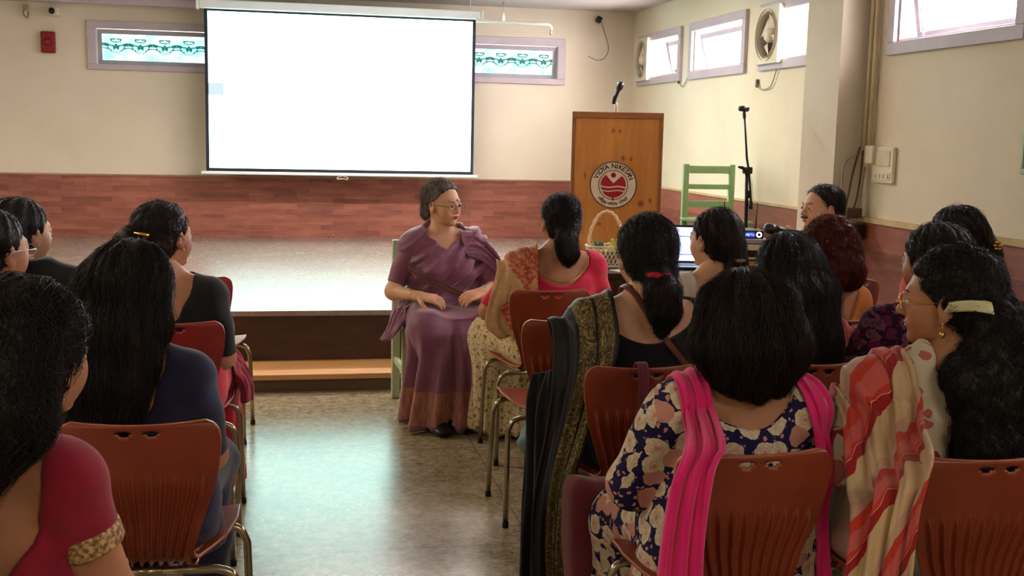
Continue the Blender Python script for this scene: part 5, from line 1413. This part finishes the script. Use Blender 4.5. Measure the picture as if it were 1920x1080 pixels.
p = Person('woman with dark brown hair in a plum floral dress, behind the woman with glasses', 2.03, 3.26, .08, 1.190, sw=.175, girth=1.1, head=(16, -3, 0), skin='skin', h=.0095, hh=.0045,
           elbows=[(-.29, .06, .66), (.25, .05, .64)])
p.top(M['floral_purple'], sleeve=.95, off=.014, cuff_off=.016, name='dress', h=.008); p.salwar(M['floral_purple'])
bun = ell(tuple(p.hw(0, -.11, -.03)), (.05, .04, .045))
p.hair(M['hair_brown'], 'bun', tie=tuple(p.hw(0, -.10, -.02)), extra=(bun,), vol=1.06)

p = Person('woman with glasses, white hair clip, long curly black hair and striped scarf', 1.55, 2.42, 0.02, 1.200, sw=.18, girth=1.12, head=(52, -3, 0), skin='skin', h=.0072, hh=.0034, full=1.12, headw=1.04,
           elbows=[(-.27, .06, .64), (.26, .05, .62)])
GL = p
p.top(M['floral_white'], sleeve=.9, back=(.06, .01), front=(.08, .08), bottom=.40, off=.013, cuff_off=.016, h=.0062, name='kurta', seed=8, flare=.03)
p.salwar(M['white_cloth'])
S = p.S; bodyf = U(p.trunk, p.arms, p.thigh[0], p.thigh[1], k=.03)
ribbon('striped_dupatta', [(-.09, .14, S-.06), (-.10, .06, S+.02), (-.115, -.03, S+.035), (-.12, -.11, S-.03), (-.145, -.17, S-.075), (-.235, -.365, .80), (-.27, -.375, .70), (-.28, -.36, .40), (-.285, -.36, .14)],
       [(-.22, .14, S-.12), (-.26, .06, S-.06), (-.275, -.03, S-.09), (-.295, -.10, S-.17), (-.31, -.16, S-.24), (-.35, -.25, .64), (-.38, -.28, .50), (-.40, -.29, .34), (-.41, -.29, .12)], M['striped'], p.root, push=bodyf, amp=.012, nf=3.2, off=.018, nu=44, nv=140, seed=2)
rr_ = np.random.default_rng(9)
locks = [chain([tuple(p.hw(sx, -.07, .02)), tuple(p.hw(sx*1.1, -.125, -.06)), (.045+sx*1.2, -.15, S+.0), (.075+sx*1.5, -.175, S-.16), (.10+sx*1.7, -.19, S-.30), (.12+sx*1.5, -.195, S-.40)], [.045, .05, .052, .055, .05, .02], None, .03) for sx in (-.05, 0, .045)]
locks.append(chain([tuple(p.hw(.02, -.08, -.01)), tuple(p.hw(.03, -.10, -.08)), (-.02, -.12, S+.02), (.02, -.15, S-.06)], [.045, .045, .04, .03], None, .03))
p.hair(M['hair'], 'curly long', tie=tuple(p.hw(.0, -.11, -.035)), extra=locks, vol=1.06, strands=4200, slen=.09, amp=.0036, curl=1.1, h=.0058, lo=(-.25, -.38, S-.52), hi=(.36, .25, p.Ht+.05))
def stick(x, z):
    y = -.34
    for _ in range(60):
        d = float(p.hair_f(np.array([[x, y, z]], dtype=f32))[0])
        if d < .006: break
        y += min(.01, max(.001, d*.5))
    return y
cx_ = [-.05, -.03, -.01, .008, .022]
zz_ = [1.073, 1.080, 1.084, 1.084, 1.081]
ribbon('hair_clip', [(x, stick(x, z+.013), z+.013) for x, z in zip(cx_, zz_)], [(x, stick(x, z-.013), z-.013) for x, z in zip(cx_, zz_)], plain('cream_clip', srgb(214, 212, 176), .35), p.root, amp=0, nu=6, nv=24, th=.008)
p.glasses(M['gold'], oval=(.026, .020)); p.earring(-1, M['gold'], .018); p.earring(1, M['gold'], .018)

p = Person('woman with a golden flower clip and long black hair near the right wall', 2.655, 4.14, .12, 1.196, sw=.16, head=(34, -2, 0), skin='skin', h=.0105, hh=.0045)
p.top(M['coral'], sleeve=.6); p.salwar(M['maroon'])
S = p.S
tail = chain([tuple(p.hw(.01, -.09, .0)), tuple(p.hw(.02, -.13, -.07)), (.07, -.13, S-.02), (.10, -.14, S-.14), (.11, -.14, S-.22)], [.06, .055, .052, .045, .02])
p.hair(M['hair'], 'half tied', tie=tuple(p.hw(.0, -.11, -.03)), extra=(tail,), vol=1.02, slen=.14, lo=(-.25, -.33, S-.3))
fl = MB(); c = A(.095, -.30, 1.055)
for _ in range(60):
    d_ = float(p.hair_f(c[None, :])[0])
    if d_ < .006: break
    c = c + A(0, min(.01, max(.001, d_*.5)), 0)
for k in range(6):
    a = k*PI/3; fl.lathe([(.0005, -.006), (.007, -.003), (.009, .0), (.006, .004), (.0005, .006)], 10, Matrix.Translation(Vector((float(c[0])+.014*math.cos(a), float(c[1])-.006, float(c[2])+.014*math.sin(a)))))
fl.lathe([(.0005, -.006), (.006, 0), (.0005, .006)], 10, Matrix.Translation(Vector((float(c[0]), float(c[1])-.012, float(c[2])))))
fl.build('flower_clip', M['gold'], p.root, True)

p = Person('person in a cream kurta with dark printed flowers cut by the right edge', 2.40, 2.88, 0, 1.30, sw=.19, girth=1.15, head=(10, -12, 0), skin='skin', h=.010, hh=.005, elbows=[(-.40, .04, .90), (.25, .05, .66)], wrists=[(-.22, .28, .74), (.08, .25, .62)])
p.top(M['cream_print'], sleeve=.9, off=.014, name='kurta', back=(.07, .02), cuff_off=.022); p.salwar(M['cream_cloth'])
p.hair(M['hair'], 'short', vol=1.03)

# ------------------------------------------------------------------ table and the things on it
TY0, TY1, TX0, TX1, TZ = 5.62, 6.18, 1.62, 2.30, .745
t = thing('table', 'dark wooden table carrying the basket and the laptop', 'table', ((TX0+TX1)/2, (TY0+TY1)/2, 0))
hx_, hy_ = (TX1-TX0)/2, (TY1-TY0)/2
MB().rbox(-hx_, hx_, -hy_, hy_, TZ-.03, TZ, .006).build('tabletop', M['table'], t)
MB().box(-hx_+.04, hx_-.04, -hy_+.04, -hy_+.06, TZ-.13, TZ-.03).build('apron', M['table'], t)
MB().box(-hx_+.04, hx_-.04, hy_-.06, hy_-.04, TZ-.13, TZ-.03).build('apron', M['table'], t)
for sx in (-1, 1):
    for sy in (-1, 1): MB().rbox(sx*(hx_-.045)-.02, sx*(hx_-.045)+.02, sy*(hy_-.045)-.02, sy*(hy_-.045)+.02, 0, TZ-.03, .005).build('leg', M['table'], t)
# basket
t = thing('gift_basket', 'white lattice basket with an arched handle, green leaves and a yellow ribbon', 'basket', (1.725, 5.96, TZ))
t.scale = (.93, .93, .93)
def superr(a, rx, ry, p_=3.2): return 1/((abs(math.cos(a))/rx)**p_ + (abs(math.sin(a))/ry)**p_)**(1/p_)
b = MB()
for s_ in (-1, 1):
    for k in range(22):
        a0 = 2*PI*k/22; pts = []
        for j in range(7):
            v = j/6; a = a0 + s_*.62*v; r0 = superr(a, .098+.016*v, .078+.012*v); pts.append((r0*math.cos(a)+0, r0*math.sin(a), .006+.112*v))
        b.tube(pts, .0038, 6)
b.build('lattice', M['offwhite'], t, True)
for z, rx, ry, nm in ((.004, .098, .078, 'bottom_rim'), (.118, .115, .091, 'top_rim')):
    pts = [(superr(a, rx, ry)*math.cos(a), superr(a, rx, ry)*math.sin(a), z) for a in np.linspace(0, 2*PI, 49)]; MB().tube(pts, .0055, 8, caps=False).build(nm, M['offwhite'], t, True)
pts = [(.105*math.cos(a), 0, .11+.21*math.sin(a)) for a in np.linspace(0, PI, 33)]
hd_ = MB()
for ph in (0, PI):
    hd_.tube([(x*(1+.03*math.sin(k*1.1+ph)), .007*math.cos(k*1.1+ph), z+.004*math.sin(k*1.1+ph)) for k, (x, y, z) in enumerate(pts)], .0068, 8)
hd_.build('handle', plain('cream_wicker', srgb(220, 198, 160), .6), t, True)
mb_ = MB(); k = 40
pts = [(superr(a, .090, .070), a) for a in np.linspace(0, 2*PI, k, endpoint=False)]
mb_.add([(r_*math.cos(a), r_*math.sin(a), .01) for r_, a in pts]+[(r_*1.12*math.cos(a), r_*1.12*math.sin(a), .09) for r_, a in pts], [tuple(range(k))[::-1], tuple(range(k, 2*k))]+[(i, (i+1) % k, k+(i+1) % k, k+i) for i in range(k)])
mb_.build('lining', plain('basket_lining', srgb(172, 150, 88), .7), t)
lf = MB(); rl = random.Random(4)
for k in range(16):
    a = rl.uniform(0, 2*PI); L = rl.uniform(.05, .085); tl = rl.uniform(.3, 1.1); bx_, by_ = -.035+rl.uniform(-.02, .02), rl.uniform(-.02, .02); vs = []
    dx, dy = math.cos(a)*math.sin(tl), math.sin(a)*math.sin(tl); dz = math.cos(tl); sx, sy = -math.sin(a), math.cos(a)
    for j in range(5):
        v = j/4; w_ = .013*math.sin(PI*min(1, v*.9+.1)); 
        for e_ in (-1, 1):
            for th_ in (0, .0012): vs.append((bx_+dx*L*v+sx*w_*e_, by_+dy*L*v+sy*w_*e_, .10+dz*L*v-.02*v*v+th_))
    fs_ = []
    for j in range(4):
        q_ = j*4; fs_ += [(q_, q_+2, q_+6, q_+4), (q_+1, q_+5, q_+7, q_+3), (q_, q_+4, q_+5, q_+1), (q_+2, q_+3, q_+7, q_+6)]
    lf.add(vs, fs_)
lf.build('leaves', plain('leaf_green', srgb(40, 84, 38), .5), t)
rb = MB()
for k in range(7):
    a = k*2*PI/7; c0 = Vector((.035, -.05, .115)); rb.tube(arc([c0, c0+Vector((.035*math.cos(a), -.012, .03*math.sin(a)+.012)), c0+Vector((.042*math.cos(a+.35), -.018, .036*math.sin(a+.35)+.01)), c0+Vector((.01, -.005, 0))], 4), .0065, 6)
rb.build('ribbon_bow', plain('yellow_ribbon', srgb(226, 214, 104), .5), t, True)
# laptop
t = thing('laptop', 'open laptop with a lit screen on the dark table', 'laptop', (2.105, 5.86, TZ), -.20)
MB().rbox(-.165, .165, -.11, .115, 0, .016, .005).build('laptop_base', M['blackmetal'], t)
kb = MB().box(-.145, .145, -.02, .09, .016, .0172).build('keyboard', M['black'], t)
mt = Matrix.Translation((0, .115, .012)) @ Matrix.Rotation(math.radians(-12), 4, 'X')
MB().rbox(-.165, .165, -.004, .004, 0, .215, .003, 2, mt).build('lid', M['black'], t)
le = emis('laptop_display', (.62, .70, 1, 1), 1.15); v = le.coord(); x, y, z = le.sep(v)
fr = le.math('MULTIPLY', le.math('MULTIPLY', le.math('GREATER_THAN', x, -.02), le.math('LESS_THAN', x, .10)), le.math('MULTIPLY', le.math('GREATER_THAN', z, .045), le.math('LESS_THAN', z, .155)))
fi = le.math('MULTIPLY', le.math('MULTIPLY', le.math('GREATER_THAN', x, -.012), le.math('LESS_THAN', x, .092)), le.math('MULTIPLY', le.math('GREATER_THAN', z, .052), le.math('LESS_THAN', z, .148)))
c1 = le.mix(fr, (.66, .74, 1, 1), (.12, .14, .42, 1)); c1 = le.mix(fi, c1, (.5, .6, 1, 1)); le.l(le.mix(le.math('GREATER_THAN', z, .183), c1, (.35, .42, .8, 1)), le.b.inputs['Emission Color'])
dp = MB().box(-.152, .152, -.0058, -.0042, .014, .202).build('display', le.m, t); dp.matrix_local = mt
# papers
t = thing('paper_sheet', 'white paper sheet lying at the front of the table beside the basket', 'paper', (1.80, 5.70, TZ), .3)
MB().box(-.10, .10, -.07, .07, .001, .004).build('sheet', M['white_cloth'], t)
# audio rack table
t = thing('side_table', 'small pale wooden stand under the stacked sound equipment', 'table', (2.50, 5.92, 0))
MB().rbox(-.17, .17, -.16, .16, .76, .79, .005).build('tabletop', M['tread'], t)
MB().rbox(-.16, .16, -.15, .15, .56, .58, .005).build('shelf', M['tread'], t)
for sx in (-1, 1):
    for sy in (-1, 1): MB().rbox(sx*.145-.018, sx*.145+.018, sy*.135-.018, sy*.135+.018, 0, .76, .004).build('leg', M['tread'], t)
t = thing('amplifier', 'black and silver amplifier under the lit receiver', 'amplifier', (2.49, 5.91, .79), -.25)
MB().rbox(-.15, .15, -.13, .13, .008, .095, .006).build('housing', M['blackmetal'], t)
MB().rbox(-.15, .15, -.136, -.13, .06, .092, .003).build('silver_strip', M['offwhite'], t)
MB().rbox(-.15, .15, -.134, -.13, .01, .022, .002).build('lower_strip', M['offwhite'], t)
MB().lathe([(.001, .014), (.016, .014), (.018, 0), (.001, 0)], 20, Matrix.Translation((-.01, -.136, .04)) @ Matrix.Rotation(PI/2, 4, 'X')).build('volume_knob', M['gold'], t, True)
for sx in (-.12, .12):
    for sy in (-.1, .1): MB().lathe([(.001, 0), (.012, 0), (.012, .009), (.001, .009)], 12, Matrix.Translation((sx, sy, 0))).build('foot', M['black'], t)
t = thing('mixer_box', 'flat grey unit between the amplifier and the lit receiver', 'audio unit', (2.49, 5.91, .885), -.25)
MB().rbox(-.13, .13, -.12, .12, .0, .026, .004).build('housing', M['sash'], t)
t = thing('wireless_receiver', 'black microphone receiver with blue display and two white dials', 'receiver', (2.49, 5.90, .911), -.25)
MB().rbox(-.105, .105, -.09, .09, .0, .045, .004).build('housing', M['black'], t)
de = emis('receiver_display', (.02, .04, .5, 1), .8)
v = de.coord((1, 1, 1)); x, y, z = de.sep(v)
dig = de.math('MULTIPLY', de.math('GREATER_THAN', de.noise(de.coord((170, 1, 120)), 1, 0), .52), de.math('LESS_THAN', de.math('ABSOLUTE', de.math('SUBTRACT', z, .022)), .007))
de.l(de.mix(dig, (.01, .02, .35, 1), (.35, .5, 1, 1)), de.b.inputs['Emission Color'])
MB().box(-.055, .055, -.0925, -.09, .008, .037).build('display', de.m, t)
wt = emis('dial_light', (.8, .9, 1, 1), .9).m
for sx in (-1, 1):
    rot_ = Matrix.Translation((sx*.08, -.0915, .023)) @ Matrix.Rotation(PI/2, 4, 'X')
    d_o = MB().lathe([(.008, -.001), (.016, -.001), (.016, .002), (.008, .002)], 24, rot_, caps=False).build('dial_ring', wt, t, True)
    MB().lathe([(.001, .008), (.0075, .008), (.0085, 0), (.001, 0)], 16, rot_).build('dial_knob', M['black'], d_o, True)
for sx in (-.09, .085): MB().tube([(sx, .07, .04), (sx*1.05, .075, .19)], [.005, .004], 8).build('antenna', M['darkwire'], t, True)
# the microphone in the man's hand
pm = MAN; W = A(*pm.w[0]); 
mrot = Matrix.Rotation(pm.root.rotation_euler[2], 4, 'Z')
t = thing('handheld_microphone', "black microphone held upright in the man's hand", 'microphone', tuple(pm.root.location), pm.root.rotation_euler[2])
base = W + A(.005, -.01, .075); b1, b2 = MB(), MB(); mic_mesh(b1, b2, tuple(float(c_) for c_ in base), (.15, .95, .12), .14)
b1.build('microphone_body', M['black'], t, True); b2.build('microphone_head', M['blackmetal'], t, True)

# ------------------------------------------------------------------ bags
t = thing('maroon_bag', 'maroon cloth bag standing on the floor beside the chair with the strap', 'bag', (.905, 2.965, 0), .03)
f = DISP(ell((0, 0, .25), (.13, .06, .26)), lambda P: 0*P[:, 0])
f = lambda P: (((np.abs(P[:, 0])/.135)**6 + (np.abs(P[:, 1])/(.055+.02*np.clip(.5-P[:, 2], 0, 1)))**4 + (np.abs(P[:, 2]-.25)/.25)**8)**(1/6.) - 1)*.06
g_ = DISP(f, folds(.004, 24, (1, 0, .5)))
v, q = surf(g_, (-.2, -.13, -.02), (.2, .13, .54), .009); mesh_obj('bag_body', v, q, M['maroon_bag'], t)
MB().tube([(-.11, -.045, .455), (0, -.06, .462), (.11, -.045, .455)], .004, 6).build('zip', M['black'], t, True)
sb = [(.07, .0, .47), (.09, .07, .62), (.098, .103, .765), (.10, .132, .797), (.10, .158, .77), (.095, .165, .62)]
ribbon('shoulder_strap', sb, [(x+.032, y, z) for x, y, z in sb], M['maroon_bag'], t, amp=0, nu=5, nv=50, th=.004)
t = thing('blue_bag', 'crumpled light blue bag on the floor under the empty chair', 'bag', (1.12, 4.82, 0), .3)
f = ell((0, 0, .10), (.10, .08, .12)); g_ = DISP(f, folds(.010, 46, (.6, .5, 1)))
v, q = surf(INT(g_, plane((0, 0, -1), 0), .01), (-.15, -.13, -.02), (.15, .13, .26), .008); mesh_obj('bag_body', v, q, M['ledge_blue'], t)
MB().tube(arc([(-.05, 0, .20), (-.03, 0, .27), (.03, 0, .27), (.05, 0, .20)], 6), .005, 8).build('handle', M['ledge_blue'], t, True)
